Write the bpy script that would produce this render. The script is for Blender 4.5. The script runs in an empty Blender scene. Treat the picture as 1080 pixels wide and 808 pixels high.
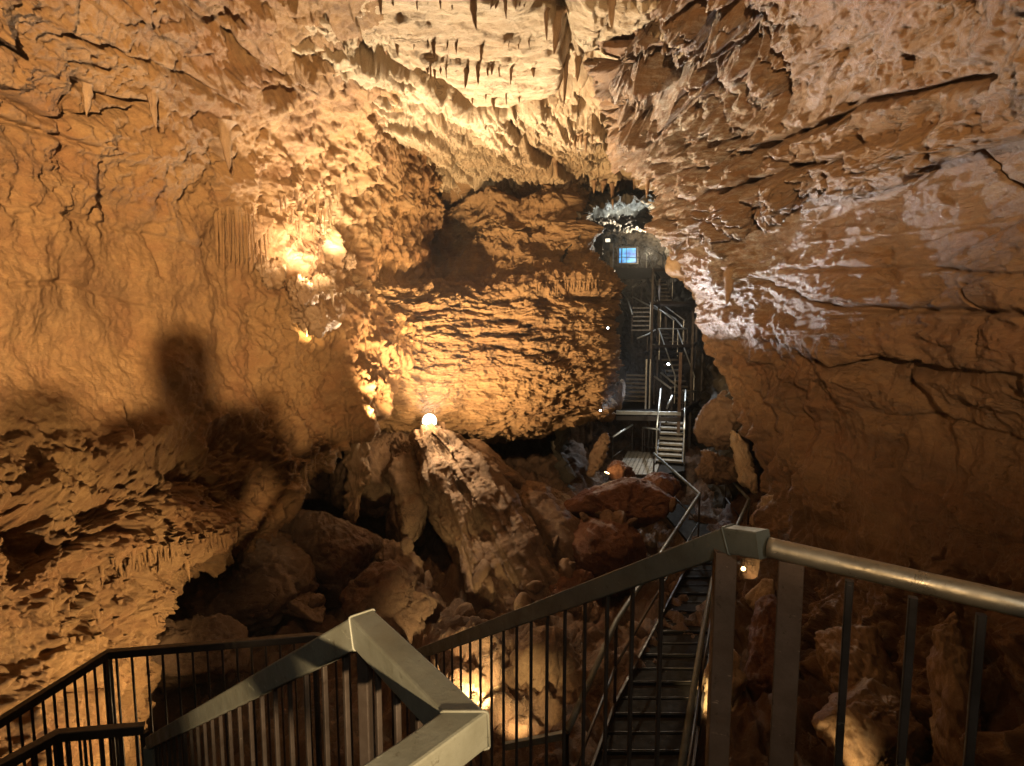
import bpy, math, random
import numpy as np
from mathutils import Vector, Matrix, Quaternion

random.seed(7)
RNG = np.random.default_rng(11)
SC = bpy.context.scene
COL = SC.collection

# ------------------------------------------------------------------ camera model
F, CX, CY = 620.0, 540.0, 404.0          # focal length and centre, in pixels of the photograph
PITCH = math.radians(6.0)                # looking slightly down
CP, SP = math.cos(PITCH), math.sin(PITCH)

def P(px, py, d):
    """World point seen at (px,py) whose distance ahead (world Y) is d; the eye is the origin."""
    x, zc = (px - CX) / F, -(py - CY) / F
    y = CP + zc * SP
    z = -SP + zc * CP
    s = d / y
    return Vector((x * s, d, z * s))

def Pn(a):
    a = np.asarray(a, float)
    x, zc = (a[..., 0] - CX) / F, -(a[..., 1] - CY) / F
    y = CP + zc * SP
    z = -SP + zc * CP
    s = a[..., 2] / y
    return np.stack([x * s, a[..., 2], z * s], -1)

def pix(p):
    yc = p[..., 1] * CP - p[..., 2] * SP
    zc = p[..., 1] * SP + p[..., 2] * CP
    yc = np.where(np.abs(yc) < 1e-3, 1e-3, yc)
    return np.stack([CX + F * p[..., 0] / yc, CY - F * zc / yc], -1)

# ------------------------------------------------------------------ noise
_perm = np.random.default_rng(3).permutation(256).astype(np.int32)
_perm = np.concatenate([_perm, _perm, _perm])
_g = np.random.default_rng(5).normal(size=(256, 3))
_g /= np.linalg.norm(_g, axis=1)[:, None]
_g = (_g * 1.5).astype(np.float32)

def perlin(p, seed=0):
    p = np.asarray(p, np.float32) + np.float32(seed * 17.31 + 100.0)
    i = np.floor(p).astype(np.int32)
    f = p - i
    i &= 255
    u = f * f * f * (f * (f * 6 - 15) + 10)
    out = 0
    for dx in (0, 1):
        wx = u[..., 0] if dx else 1 - u[..., 0]
        hx = _perm[i[..., 0] + dx]
        for dy in (0, 1):
            wy = u[..., 1] if dy else 1 - u[..., 1]
            hy = _perm[hx + i[..., 1] + dy]
            for dz in (0, 1):
                wz = u[..., 2] if dz else 1 - u[..., 2]
                g = _g[_perm[hy + i[..., 2] + dz]]
                out = out + wx * wy * wz * (g[..., 0] * (f[..., 0] - dx) + g[..., 1] * (f[..., 1] - dy) + g[..., 2] * (f[..., 2] - dz))
    return out

def fbm(p, octaves=4, gain=0.5, seed=0, ridged=False):
    p = np.asarray(p, np.float32)
    a, s, o = 1.0, 0, 1.0
    for k in range(octaves):
        n = perlin(p * o, seed + k)
        s = s + a * ((1 - 2 * np.abs(n)) if ridged else n)
        a *= gain
        o *= 2.03
    return s

def worley(p, seed=0):
    p = np.asarray(p, np.float32) + np.float32(seed * 9.7 + 50)
    i = np.floor(p).astype(np.int32)
    f = p - i
    r = np.random.default_rng(seed + 40)
    tab = r.random((256, 3)).astype(np.float32)
    val = r.random(256).astype(np.float32)
    f1 = np.full(p.shape[:-1], 9, np.float32); f2 = f1.copy(); cv = np.zeros_like(f1)
    for dx in (-1, 0, 1):
        for dy in (-1, 0, 1):
            for dz in (-1, 0, 1):
                h = _perm[_perm[_perm[(i[..., 0] + dx) & 255] + ((i[..., 1] + dy) & 255)] + ((i[..., 2] + dz) & 255)]
                q = tab[h] + np.array([dx, dy, dz], np.float32) - f
                d = np.sqrt((q * q).sum(-1))
                m = d < f1
                f2 = np.where(m, f1, np.minimum(f2, d))
                cv = np.where(m, val[h], cv)
                f1 = np.where(m, d, f1)
    return f1, f2, cv

def warp(p, amt, sc, seed=0):
    q = p * sc
    return p + amt * np.stack([perlin(q, seed), perlin(q + 31.7, seed + 1), perlin(q + 71.3, seed + 2)], -1)

def smooth(a, b, x):
    t = np.clip((x - a) / (b - a), 0, 1)
    return t * t * (3 - 2 * t)

def line_dist(px, pts):
    """Distance of pixel positions from a polyline."""
    best = np.full(px.shape[:-1], 1e9)
    for (ax, ay), (bx, by) in zip(pts[:-1], pts[1:]):
        dx, dy = bx - ax, by - ay
        t = np.clip(((px[..., 0] - ax) * dx + (px[..., 1] - ay) * dy) / (dx * dx + dy * dy), 0, 1)
        best = np.minimum(best, np.hypot(px[..., 0] - ax - t * dx, px[..., 1] - ay - t * dy))
    return best

def spot_mask(px, x, y, rx, ry, ang=0.0):
    c, s = math.cos(math.radians(ang)), math.sin(math.radians(ang))
    dx, dy = px[..., 0] - x, px[..., 1] - y
    u, v = (dx * c + dy * s) / rx, (-dx * s + dy * c) / ry
    return np.exp(-(u * u + v * v))

# ------------------------------------------------------------------ objects and tags
def tag(o, label=None, cat=None, group=None, kind=None):
    if label: o['label'] = label
    if cat: o['category'] = cat
    if group: o['group'] = group
    if kind: o['kind'] = kind
    return o

def empty(name, loc, label=None, cat=None, group=None):
    o = bpy.data.objects.new(name, None)
    o.empty_display_size = 0.1
    o.location = loc
    COL.objects.link(o)
    return tag(o, label, cat, group)

def link_mesh(name, verts, faces, mat, parent=None, smooth_shade=False, world=True):
    """faces: list of tuples. With a parent, verts are world points and are moved into the parent's frame."""
    me = bpy.data.meshes.new(name)
    v = [Vector(p) for p in verts]
    if parent is not None and world:
        off = Vector((0, 0, 0)); q = parent
        while q is not None:
            off += q.location; q = q.parent
        v = [p - off for p in v]
    me.from_pydata([tuple(p) for p in v], [], faces)
    if smooth_shade:
        me.polygons.foreach_set('use_smooth', [True] * len(me.polygons))
    me.materials.append(mat)
    o = bpy.data.objects.new(name, me)
    COL.objects.link(o)
    if parent is not None: o.parent = parent
    return o

def grid_mesh(name, pts, mat, close_u=False, attr=None):
    """A fast quad mesh from an (nv,nu,3) array."""
    nv, nu = pts.shape[:2]
    idx = np.arange(nv * nu).reshape(nv, nu)
    if close_u:
        nxt = np.roll(idx, -1, axis=1)
        a, b, c, d = idx[:-1], nxt[:-1], nxt[1:], idx[1:]
    else:
        a, b, c, d = idx[:-1, :-1], idx[:-1, 1:], idx[1:, 1:], idx[1:, :-1]
    q = np.stack([a, b, c, d], -1).reshape(-1, 4).astype(np.int32)
    me = bpy.data.meshes.new(name)
    me.vertices.add(nv * nu)
    me.vertices.foreach_set('co', pts.reshape(-1).astype(np.float32))
    me.loops.add(q.size)
    me.loops.foreach_set('vertex_index', q.reshape(-1))
    me.polygons.add(len(q))
    me.polygons.foreach_set('loop_start', np.arange(0, q.size, 4, dtype=np.int32))
    me.polygons.foreach_set('use_smooth', np.ones(len(q), bool))
    me.update(calc_edges=True)
    for nm, arr in (attr or {}).items():
        at = me.attributes.new(nm, 'FLOAT', 'POINT')
        at.data.foreach_set('value', np.asarray(arr, np.float32).reshape(-1))
    me.materials.append(mat)
    o = bpy.data.objects.new(name, me)
    COL.objects.link(o)
    return o

def catmull(pts, n):
    """Resample pts (k,...) to n along axis 0."""
    k = len(pts)
    t = np.linspace(0, k - 1, n)
    i = np.clip(np.floor(t).astype(int), 0, k - 2)
    f = (t - i).reshape((-1,) + (1,) * (pts.ndim - 1))
    ext = np.concatenate([2 * pts[:1] - pts[1:2], pts, 2 * pts[-1:] - pts[-2:-1]])
    p0, p1, p2, p3 = ext[i], ext[i + 1], ext[i + 2], ext[i + 3]
    return 0.5 * (2 * p1 + (p2 - p0) * f + (2 * p0 - 5 * p1 + 4 * p2 - p3) * f ** 2 + (3 * p1 - p0 - 3 * p2 + p3) * f ** 3)

def normals(p):
    du = np.gradient(p, axis=1); dv = np.gradient(p, axis=0)
    n = np.cross(du, dv)
    n /= np.linalg.norm(n, axis=-1, keepdims=True) + 1e-9
    return n

def patch(name, rows, nu, nv, mat, disp, inward=(0, 5, 0), pixels=True):
    """A rock surface through control rows, then carved by disp(p, n, pixel) along its normal."""
    ctl = np.array(rows, float)
    if pixels: ctl = Pn(ctl)
    p = catmull(ctl, nv)
    p = np.swapaxes(catmull(np.swapaxes(p, 0, 1), nu), 0, 1)
    n = normals(p)
    if np.median(((np.array(inward) - p) * n).sum(-1)) < 0: n = -n
    d, attr = disp(p, n, pix(p))
    q = p + n * d[..., None]
    o = grid_mesh(name, q, mat, attr=attr)
    return tag(o, kind='structure')

# ------------------------------------------------------------------ materials
def new_mat(name):
    m = bpy.data.materials.new(name); m.use_nodes = True
    nt = m.node_tree; nt.nodes.clear()
    out = nt.nodes.new('ShaderNodeOutputMaterial')
    b = nt.nodes.new('ShaderNodeBsdfPrincipled')
    nt.links.new(b.outputs[0], out.inputs[0])
    return m, nt, b

def rock_mat(name, base, dark, light, rough=(0.55, 0.85), bump=0.5, stretch=(1, 1, 1), crust=None, red=None, scale=1.0, spec=0.35, depth=0.68, cracks=0.8):
    base, dark, light = (tuple(k * depth for k in c) for c in (base, dark, light))
    if red is not None: red = tuple(k * depth for k in red)
    m, nt, b = new_mat(name)
    N, L = nt.nodes, nt.links
    geo = N.new('ShaderNodeNewGeometry')
    def noise(sc, det=6, ro=0.6, st=(1, 1, 1), dist=0.0):
        mp = N.new('ShaderNodeMapping'); mp.inputs['Scale'].default_value = st
        L.new(geo.outputs['Position'], mp.inputs[0])
        n = N.new('ShaderNodeTexNoise'); n.inputs['Scale'].default_value = sc * scale
        n.inputs['Detail'].default_value = det; n.inputs['Roughness'].default_value = ro
        n.inputs['Distortion'].default_value = dist
        L.new(mp.outputs[0], n.inputs['Vector'])
        return n.outputs['Fac']
    def ramp(fac, lo, hi):
        r = N.new('ShaderNodeMapRange'); r.inputs['From Min'].default_value = lo; r.inputs['From Max'].default_value = hi
        r.interpolation_type = 'SMOOTHSTEP'
        L.new(fac, r.inputs['Value']); return r.outputs[0]
    def mix(fac, c1, c2, blend='MIX'):
        x = N.new('ShaderNodeMix'); x.data_type = 'RGBA'; x.blend_type = blend
        if isinstance(fac, float): x.inputs[0].default_value = fac
        else: L.new(fac, x.inputs[0])
        for c, s in ((c1, 6), (c2, 7)):
            if isinstance(c, tuple): x.inputs[s].default_value = c + (1,)
            else: L.new(c, x.inputs[s])
        return x.outputs[2]
    def mul(a, k):
        x = N.new('ShaderNodeMath'); x.operation = 'MULTIPLY'
        L.new(a, x.inputs[0])
        if isinstance(k, (int, float)): x.inputs[1].default_value = k
        else: L.new(k, x.inputs[1])
        return x.outputs[0]
    big = ramp(noise(0.6, 8, 0.66, stretch, 0.15), 0.38, 0.64)
    mid = ramp(noise(3.4, 9, 0.72, stretch, 0.15), 0.40, 0.70)
    fin = ramp(noise(13, 9, 0.8, stretch), 0.36, 0.62)
    c = mix(big, base, dark)
    c = mix(mul(mid, 0.55), c, light)
    if red is not None:
        c = mix(mul(ramp(noise(1.0, 8, 0.66, stretch, 0.2), 0.48, 0.66), 0.8), c, red)
    c = mix(mul(fin, 0.45), c, dark)
    c = mix(mul(ramp(noise(48, 6, 0.8), 0.52, 0.66), 0.45), c, tuple(k * 0.6 for k in dark))
    c = mix(mul(ramp(noise(33, 6, 0.8), 0.55, 0.68), 0.35), c, tuple(min(1, k * 1.35) for k in light))
    # thin dark joints, sparse
    def absdist(fac, wd):
        a_ = N.new('ShaderNodeMath'); a_.operation = 'SUBTRACT'; L.new(fac, a_.inputs[0]); a_.inputs[1].default_value = 0.5
        b_ = N.new('ShaderNodeMath'); b_.operation = 'ABSOLUTE'; L.new(a_.outputs[0], b_.inputs[0])
        r = N.new('ShaderNodeMapRange'); r.inputs['From Min'].default_value = 0.0; r.inputs['From Max'].default_value = wd
        r.inputs['To Min'].default_value = 1.0; r.inputs['To Max'].default_value = 0.0
        L.new(b_.outputs[0], r.inputs['Value']); return r.outputs[0]
    joint = mul(absdist(noise(1.7, 5, 0.55, tuple(k ** 1.6 for k in stretch), 0.9), 0.012), ramp(noise(1.1, 3, 0.5), 0.5, 0.62))
    joint2 = mul(absdist(noise(4.5, 4, 0.6, tuple(k ** 1.4 for k in stretch), 0.5), 0.016), ramp(noise(2.3, 3, 0.5), 0.5, 0.64))
    jm = N.new('ShaderNodeMath'); jm.operation = 'MAXIMUM'; L.new(joint, jm.inputs[0]); L.new(joint2, jm.inputs[1])
    jt = mul(jm.outputs[0], cracks)
    c = mix(mul(jt, 0.8), c, tuple(k * 0.35 for k in dark))
    if crust is not None:
        at = N.new('ShaderNodeAttribute'); at.attribute_name = 'crust'
        sp = mul(ramp(noise(9, 10, 0.85, (0.5, 0.5, 1.8), 0.1), 0.46, 0.62), 0.75)
        c = mix(mul(at.outputs['Fac'], sp), c, crust)
    at2 = N.new('ShaderNodeAttribute'); at2.attribute_name = 'stain'
    c = mix(at2.outputs['Fac'], c, tuple(k * 0.28 for k in dark))
    L.new(c, b.inputs['Base Color'])
    rr = N.new('ShaderNodeMapRange'); rr.inputs['To Min'].default_value = rough[0]; rr.inputs['To Max'].default_value = rough[1]
    rr.inputs['From Min'].default_value = 0.3; rr.inputs['From Max'].default_value = 0.7
    L.new(noise(3.3, 4, 0.6), rr.inputs['Value']); L.new(rr.outputs[0], b.inputs['Roughness'])
    b.inputs['Specular IOR Level'].default_value = spec
    # fine relief
    add = N.new('ShaderNodeMath'); add.operation = 'MULTIPLY_ADD'
    L.new(noise(8, 12, 0.76, stretch, 0.3), add.inputs[0]); add.inputs[1].default_value = 1.0
    sb = N.new('ShaderNodeMath'); sb.operation = 'SUBTRACT'
    L.new(mul(noise(34, 8, 0.8, stretch), 0.5), sb.inputs[0]); L.new(mul(jt, 0.5), sb.inputs[1]); L.new(sb.outputs[0], add.inputs[2])
    bp = N.new('ShaderNodeBump'); bp.inputs['Strength'].default_value = bump; bp.inputs['Distance'].default_value = 0.085
    L.new(add.outputs[0], bp.inputs['Height']); L.new(bp.outputs[0], b.inputs['Normal'])
    return m

def metal_mat(name, col, rough=0.45, metallic=0.6, wear=0.4):
    m, nt, b = new_mat(name)
    N, L = nt.nodes, nt.links
    geo = N.new('ShaderNodeNewGeometry')
    def noise(sc, det, lo, hi, st=(1, 1, 1)):
        mp = N.new('ShaderNodeMapping'); mp.inputs['Scale'].default_value = st; L.new(geo.outputs['Position'], mp.inputs[0])
        n = N.new('ShaderNodeTexNoise'); n.inputs['Scale'].default_value = sc; n.inputs['Detail'].default_value = det; n.inputs['Roughness'].default_value = 0.72
        L.new(mp.outputs[0], n.inputs['Vector'])
        r = N.new('ShaderNodeMapRange'); r.inputs['From Min'].default_value = lo; r.inputs['From Max'].default_value = hi
        L.new(n.outputs['Fac'], r.inputs['Value']); return r.outputs[0]
    def mix(f, a_, c):
        x = N.new('ShaderNodeMix'); x.data_type = 'RGBA'; L.new(f, x.inputs[0])
        if isinstance(a_, tuple): x.inputs[6].default_value = a_
        else: L.new(a_, x.inputs[6])
        x.inputs[7].default_value = c; return x.outputs[2]
    c = mix(noise(7, 8, 0.38, 0.68), tuple(col) + (1,), (col[0] * (1 - wear), col[1] * (1 - wear) * 0.95, col[2] * (1 - wear) * 0.85, 1))
    c = mix(noise(45, 6, 0.60, 0.68), c, (col[0] * 0.4, col[1] * 0.34, col[2] * 0.28, 1))          # chips and grime
    c = mix(noise(60, 4, 0.66, 0.70, (0.25, 0.25, 1)), c, (min(1, col[0] * 1.8 + .03), min(1, col[1] * 1.75 + .03), min(1, col[2] * 1.7 + .02), 1))   # scratches
    L.new(c, b.inputs['Base Color'])
    f = noise(12, 7, 0.3, 0.7)
    rr = N.new('ShaderNodeMapRange'); rr.inputs['To Min'].default_value = max(.15, rough - 0.15); rr.inputs['To Max'].default_value = min(1, rough + 0.25)
    L.new(f, rr.inputs['Value']); L.new(rr.outputs[0], b.inputs['Roughness'])
    b.inputs['Metallic'].default_value = metallic
    bp = N.new('ShaderNodeBump'); bp.inputs['Strength'].default_value = 0.25; bp.inputs['Distance'].default_value = 0.003
    L.new(noise(40, 6, 0.2, 0.8), bp.inputs['Height']); L.new(bp.outputs[0], b.inputs['Normal'])
    return m

def glow_mat(name, col, strength):
    m, nt, b = new_mat(name)
    b.inputs['Base Color'].default_value = (0.8, 0.8, 0.8, 1)
    b.inputs['Emission Color'].default_value = tuple(col) + (1,)
    b.inputs['Emission Strength'].default_value = strength
    return m

M = {}
M['left'] = rock_mat('ochre_limestone', (0.38, 0.205, 0.078), (0.22, 0.108, 0.042), (0.46, 0.275, 0.12), red=(0.29, 0.13, 0.05), stretch=(1, 1, 1.6), bump=0.7, cracks=0.12)
M['ceil'] = rock_mat('pale_bedded_limestone', (0.52, 0.385, 0.24), (0.37, 0.24, 0.13), (0.63, 0.50, 0.34), stretch=(0.6, 1.6, 1), bump=0.8, depth=0.85)
M['back'] = rock_mat('banded_limestone', (0.42, 0.245, 0.105), (0.27, 0.14, 0.06), (0.52, 0.33, 0.16), stretch=(0.45, 0.45, 2.6), bump=0.9)
M['right'] = rock_mat('wet_brown_limestone', (0.35, 0.185, 0.08), (0.19, 0.092, 0.042), (0.42, 0.25, 0.12), red=(0.31, 0.135, 0.05), crust=(0.52, 0.48, 0.41), rough=(0.28, 0.62), bump=0.85, stretch=(0.8, 0.5, 1.5), spec=0.6, cracks=0.6)
M['floor'] = rock_mat('cave_mud_and_rock', (0.20, 0.11, 0.06), (0.11, 0.058, 0.034), (0.30, 0.18, 0.10), red=(0.20, 0.082, 0.042), rough=(0.4, 0.8), bump=0.8)
M['boulder'] = rock_mat('brown_boulder_rock', (0.27, 0.155, 0.085), (0.15, 0.082, 0.047), (0.40, 0.26, 0.15), rough=(0.45, 0.8), bump=0.6)
M['red'] = rock_mat('red_clay_boulder_rock', (0.27, 0.105, 0.05), (0.15, 0.058, 0.032), (0.38, 0.18, 0.09), rough=(0.4, 0.75), bump=0.8)
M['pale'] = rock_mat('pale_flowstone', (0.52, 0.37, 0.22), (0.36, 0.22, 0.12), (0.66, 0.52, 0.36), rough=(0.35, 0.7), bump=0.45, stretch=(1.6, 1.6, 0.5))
M['drip'] = rock_mat('brown_dripstone', (0.34, 0.20, 0.095), (0.22, 0.12, 0.06), (0.46, 0.30, 0.16), rough=(0.35, 0.7), bump=0.4, stretch=(1.6, 1.6, 0.5))
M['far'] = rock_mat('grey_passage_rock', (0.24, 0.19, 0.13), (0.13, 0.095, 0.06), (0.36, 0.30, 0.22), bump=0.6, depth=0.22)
M['steel'] = metal_mat('painted_grey_green_steel', (0.115, 0.118, 0.098), 0.5, 0.1, 0.35)
M['bar'] = metal_mat('brown_black_baluster_steel', (0.045, 0.034, 0.028), 0.45, 0.4, 0.4)
M['post'] = metal_mat('brown_post_steel', (0.14, 0.085, 0.055), 0.5, 0.3, 0.4)
M['pipe'] = metal_mat('worn_bare_steel_pipe', (0.44, 0.37, 0.27), 0.36, 0.75, 0.3)
M['galv'] = metal_mat('galvanised_steel', (0.42, 0.43, 0.42), 0.42, 0.6, 0.3)
M['deck'] = metal_mat('dark_steel_grating', (0.014, 0.012, 0.011), 0.8, 0.0, 0.3)
M['deck'].node_tree.nodes['Principled BSDF'].inputs['Specular IOR Level'].default_value = 0.12
M['tread'] = metal_mat('worn_tread_steel', (0.22, 0.19, 0.15), 0.55, 0.3, 0.5)
M['black'] = metal_mat('black_lamp_housing', (0.025, 0.025, 0.027), 0.5, 0.2, 0.2)
M['glow_warm'] = glow_mat('lit_warm_lens', (1.0, 0.84, 0.55), 60)
M['glow_spot'] = glow_mat('lit_small_warm_lens', (1.0, 0.68, 0.28), 7)
M['glow_cool'] = glow_mat('lit_cool_lens', (0.85, 0.94, 1.0), 30)
M['glow_blue'] = glow_mat('lit_blue_sign_panel', (0.05, 0.42, 1.0), 1.0)
nt_ = M['glow_blue'].node_tree; pb_ = nt_.nodes['Principled BSDF']
pb_.inputs['Base Color'].default_value = (0.02, 0.05, 0.1, 1)
nz_ = nt_.nodes.new('ShaderNodeTexNoise'); nz_.inputs['Scale'].default_value = 2.6; nz_.inputs['Detail'].default_value = 4
cr_ = nt_.nodes.new('ShaderNodeValToRGB'); cr_.color_ramp.elements[0].position = 0.35; cr_.color_ramp.elements[0].color = (0.01, 0.08, 0.45, 1)
cr_.color_ramp.elements[1].position = 0.68; cr_.color_ramp.elements[1].color = (0.10, 0.62, 1, 1)
nt_.links.new(nz_.outputs['Fac'], cr_.inputs[0]); nt_.links.new(cr_.outputs[0], pb_.inputs['Emission Color'])

# ------------------------------------------------------------------ THE CAVE
Z1 = lambda p: np.zeros(p.shape[:-1])

def grain(p, seed):
    return 0.022 * fbm(p * 7, 3, 0.55, seed) + 0.012 * fbm(p * 19, 3, 0.6, seed + 5)

def steps(p, sc, seed, amt, wrp=0.25):
    """Broken rock: two sizes of cells standing a little proud of or behind one another."""
    q = warp(p, wrp, 1.6, seed) * np.array(sc)
    q = q + 0.10 * np.stack([perlin(q * 4, seed), perlin(q * 4 + 9.1, seed + 1), perlin(q * 4 + 5.3, seed + 2)], -1)
    a = worley(q, seed)[2] - 0.5
    b = worley(q * 2.3 + 7.7, seed + 1)[2] - 0.5
    return amt * (a + 0.5 * b)

# ---- left wall
def disp_left(p, n, px):
    w = warp(p, 0.25, 1.1, 2)
    d = 0.20 * fbm(p * 0.75, 3, 0.45, 1) + 0.05 * fbm(w * 1.8, 3, 0.5, 3)
    lowr = smooth(400, 540, px[..., 1])
    upr = 1 - smooth(180, 260, px[..., 1])
    rg = np.clip(lowr + upr * 0.7, 0, 1)
    strata = perlin(w * np.array([0.5, 0.5, 3.6]), 9) * 0.07 + perlin(w * np.array([0.8, 0.8, 8.0]), 12) * 0.035
    d = d + strata * (0.25 + 0.65 * upr + 0.1 * lowr)
    # crumbly rock low on the wall
    d = d + lowr * (0.17 * fbm(w * np.array([1.3, 1.3, 1.6]), 3, 0.5, 21) + 0.045 * fbm(p * np.array([6, 6, 1.3]), 3, 0.6, 22) + 0.03 * fbm(p * 9, 4, 0.65, 23) + 0.10 * fbm(w * np.array([3.0, 3.0, 2.6]), 5, 0.6, 24))
    d = d + lowr * steps(p, (1.9, 1.9, 2.2), 5, 0.10)
    pk2 = smooth(0.3, 0.62, fbm(w * np.array([2.6, 2.6, 3.6]), 4, 0.55, 33))
    d = d - 0.13 * pk2 * lowr
    pk = smooth(0.25, 0.6, fbm(w * np.array([1.3, 1.3, 2.2]), 4, 0.5, 31))
    d = d - 0.18 * pk * lowr
    # vertical dripstone, right part
    drip = smooth(170, 300, px[..., 0]) * smooth(110, 190, px[..., 1]) * (1 - smooth(470, 560, px[..., 1]))
    d = d + drip * (0.07 * fbm(p * np.array([5.2, 5.2, 0.9]), 4, 0.6, 41) + 0.13 * fbm(w * 1.9, 4, 0.55, 45))
    d = d + drip * steps(p, (2.6, 2.6, 1.9), 6, 0.13) * smooth(230, 290, px[..., 0])
    lowd = smooth(420, 470, px[..., 1]) * smooth(120, 220, px[..., 0])
    d = d + lowd * 0.05 * fbm(p * np.array([8, 8, 1.1]), 3, 0.6, 47)
    dr2 = smooth(90, 140, px[..., 1]) * (1 - smooth(200, 300, px[..., 1]))
    d = d + 0.045 * dr2 * fbm(p * np.array([4, 4, 0.6]), 4, 0.6, 48) + 0.06 * dr2 * fbm(w * 3.2, 3, 0.6, 49)
    # slanting slabs at the top
    top = 1 - smooth(60, 130, px[..., 1] - (px[..., 0] - 200) * 0.10)
    sl = np.stack([p[..., 0] * 1.3 + p[..., 2] * 1.5, p[..., 1] * 0.75 - p[..., 0] * .4, p[..., 2] * 3.0 - p[..., 0] * 1.4], -1)
    f1, f2, cv = worley(warp(sl, 0.45, 0.9, 7), 3)
    h1, h2, hv = worley(warp(sl * 2.1, 0.4, 0.9, 7), 4)
    d = d + top * (0.20 * (cv - 0.5) + 0.11 * (hv - .5) + 0.06 * fbm(w * 2, 4, .55, 28)) + upr * steps(p, (1.6, 1.6, 2.4), 35, 0.10)
    # big carved features
    nz = 1 + 0.7 * fbm(p * 1.6, 3, 0.5, 35)
    d = d + nz * (0.25 * spot_mask(px, 165, 470, 45, 26, -20) - 0.34 * spot_mask(px, 212, 492, 55, 34, -10))
    d = d - 0.14 * spot_mask(px, 60, 560, 60, 16, -25) + 0.25 * spot_mask(px, 230, 560, 90, 18, -15)
    d = d + 0.35 * spot_mask(px, 345, 330, 22, 26) - 0.45 * spot_mask(px, 300, 95, 22, 8, 10)
    d = d - 0.16 * spot_mask(px, 20, 545, 60, 12, -18) - 0.14 * spot_mask(px, 130, 600, 50, 11, -22)
    for ln, wd, dp in (([(0, 95), (60, 130), (150, 120)], 3.5, .14), ([(0, 125), (45, 140), (95, 155)], 3, .12), ([(85, 88), (115, 108), (160, 112)], 4, .16),
                       ([(225, 150), (238, 178)], 5, .2), ([(160, 250), (165, 290)], 3, .08), ([(135, 430), (137, 465)], 3, .12),
                       ([(0, 300), (70, 297), (150, 322)], 3, .04), ([(20, 215), (120, 240), (220, 262)], 3, .04), ([(190, 10), (260, 60), (330, 90)], 3, .12), ([(60, 30), (150, 60), (250, 110)], 3, .1)):
        d = d - dp * np.exp(-(line_dist(px, ln) / wd) ** 2)
    d = d + grain(p, 51) * (0.8 + 0.6 * upr + .5 * drip + .5 * lowr)
    return d, {}

LW = [
  [(-200, -140, 3.0), (-80, -140, 3.5), (40, -140, 4.1), (140, -140, 4.6), (240, -130, 5.0), (330, -120, 5.2), (420, -120, 5.2), (470, -160, 5.2)],
  [(-200, 0, 3.4), (-80, 0, 4.1), (40, 0, 4.8), (140, 0, 5.5), (230, 0, 6.0), (310, 0, 6.4), (390, -5, 6.7), (440, -40, 6.9)],
  [(-200, 80, 3.6), (-80, 80, 4.3), (40, 80, 5.2), (130, 80, 6.0), (215, 80, 6.8), (290, 80, 7.5), (370, 75, 8.3), (430, 45, 8.9)],
  [(-200, 160, 3.7), (-80, 160, 4.4), (40, 160, 5.4), (130, 160, 6.4), (210, 160, 7.4), (280, 160, 8.3), (345, 150, 9.4), (400, 125, 10.2)],
  [(-200, 230, 3.7), (-80, 230, 4.5), (40, 230, 5.5), (130, 230, 6.6), (210, 230, 7.7), (280, 230, 8.8), (340, 230, 9.9), (392, 225, 11.4)],
  [(-200, 300, 3.7), (-80, 300, 4.5), (40, 300, 5.5), (130, 300, 6.7), (210, 300, 7.8), (280, 300, 9.0), (340, 300, 10.0), (390, 300, 11.2)],
  [(-200, 380, 3.6), (-80, 380, 4.4), (40, 380, 5.4), (130, 380, 6.5), (210, 380, 7.5), (285, 380, 8.8), (350, 380, 10.0), (400, 380, 11.0)],
  [(-200, 450, 3.5), (-80, 450, 4.2), (40, 450, 5.1), (130, 450, 6.0), (210, 450, 7.0), (290, 445, 8.3), (350, 440, 9.4), (395, 440, 10.4)],
  [(-200, 520, 3.3), (-80, 520, 4.0), (40, 515, 4.7), (110, 515, 5.3), (170, 515, 5.9), (225, 515, 6.7), (275, 510, 7.5), (318, 515, 8.4)],
  [(-200, 580, 3.1), (-80, 580, 3.7), (30, 575, 4.4), (90, 572, 4.8), (135, 570, 5.3), (175, 570, 5.8), (215, 568, 6.4), (248, 574, 7.0)],
  [(-200, 650, 2.9), (-80, 645, 3.5), (20, 640, 4.1), (65, 635, 4.5), (100, 632, 4.8), (130, 628, 5.2), (155, 622, 5.6), (176, 624, 6.0)],
  [(-200, 740, 2.8), (-80, 730, 3.3), (10, 720, 3.9), (50, 712, 4.2), (85, 705, 4.5), (112, 700, 4.8), (135, 695, 5.1), (154, 690, 5.5)],
  [(-200, 860, 2.6), (-80, 850, 3.0), (0, 840, 3.5), (40, 830, 3.8), (75, 825, 4.1), (105, 820, 4.4), (130, 815, 4.7), (150, 810, 5.0)],
  [(-200, 1050, 2.3), (-80, 1050, 2.6), (0, 1050, 2.9), (40, 1040, 3.1), (75, 1030, 3.3), (105, 1020, 3.5), (130, 1010, 3.7), (150, 1000, 3.9)],
]
for r in LW:                                   # the edge turns back into the dark
    px, py, d = r[-1]
    if py < 400: r.append((px + 34, py + 2, d + 0.9)); r.append((px + 70, py + 4, d + 2.3))
    else: r.append((px - 6, py - 16, d + 1.0)); r.append((px - 45, py - 55, d + 2.6))
patch('cave_wall_left', LW, 700, 700, M['left'], disp_left)

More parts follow.
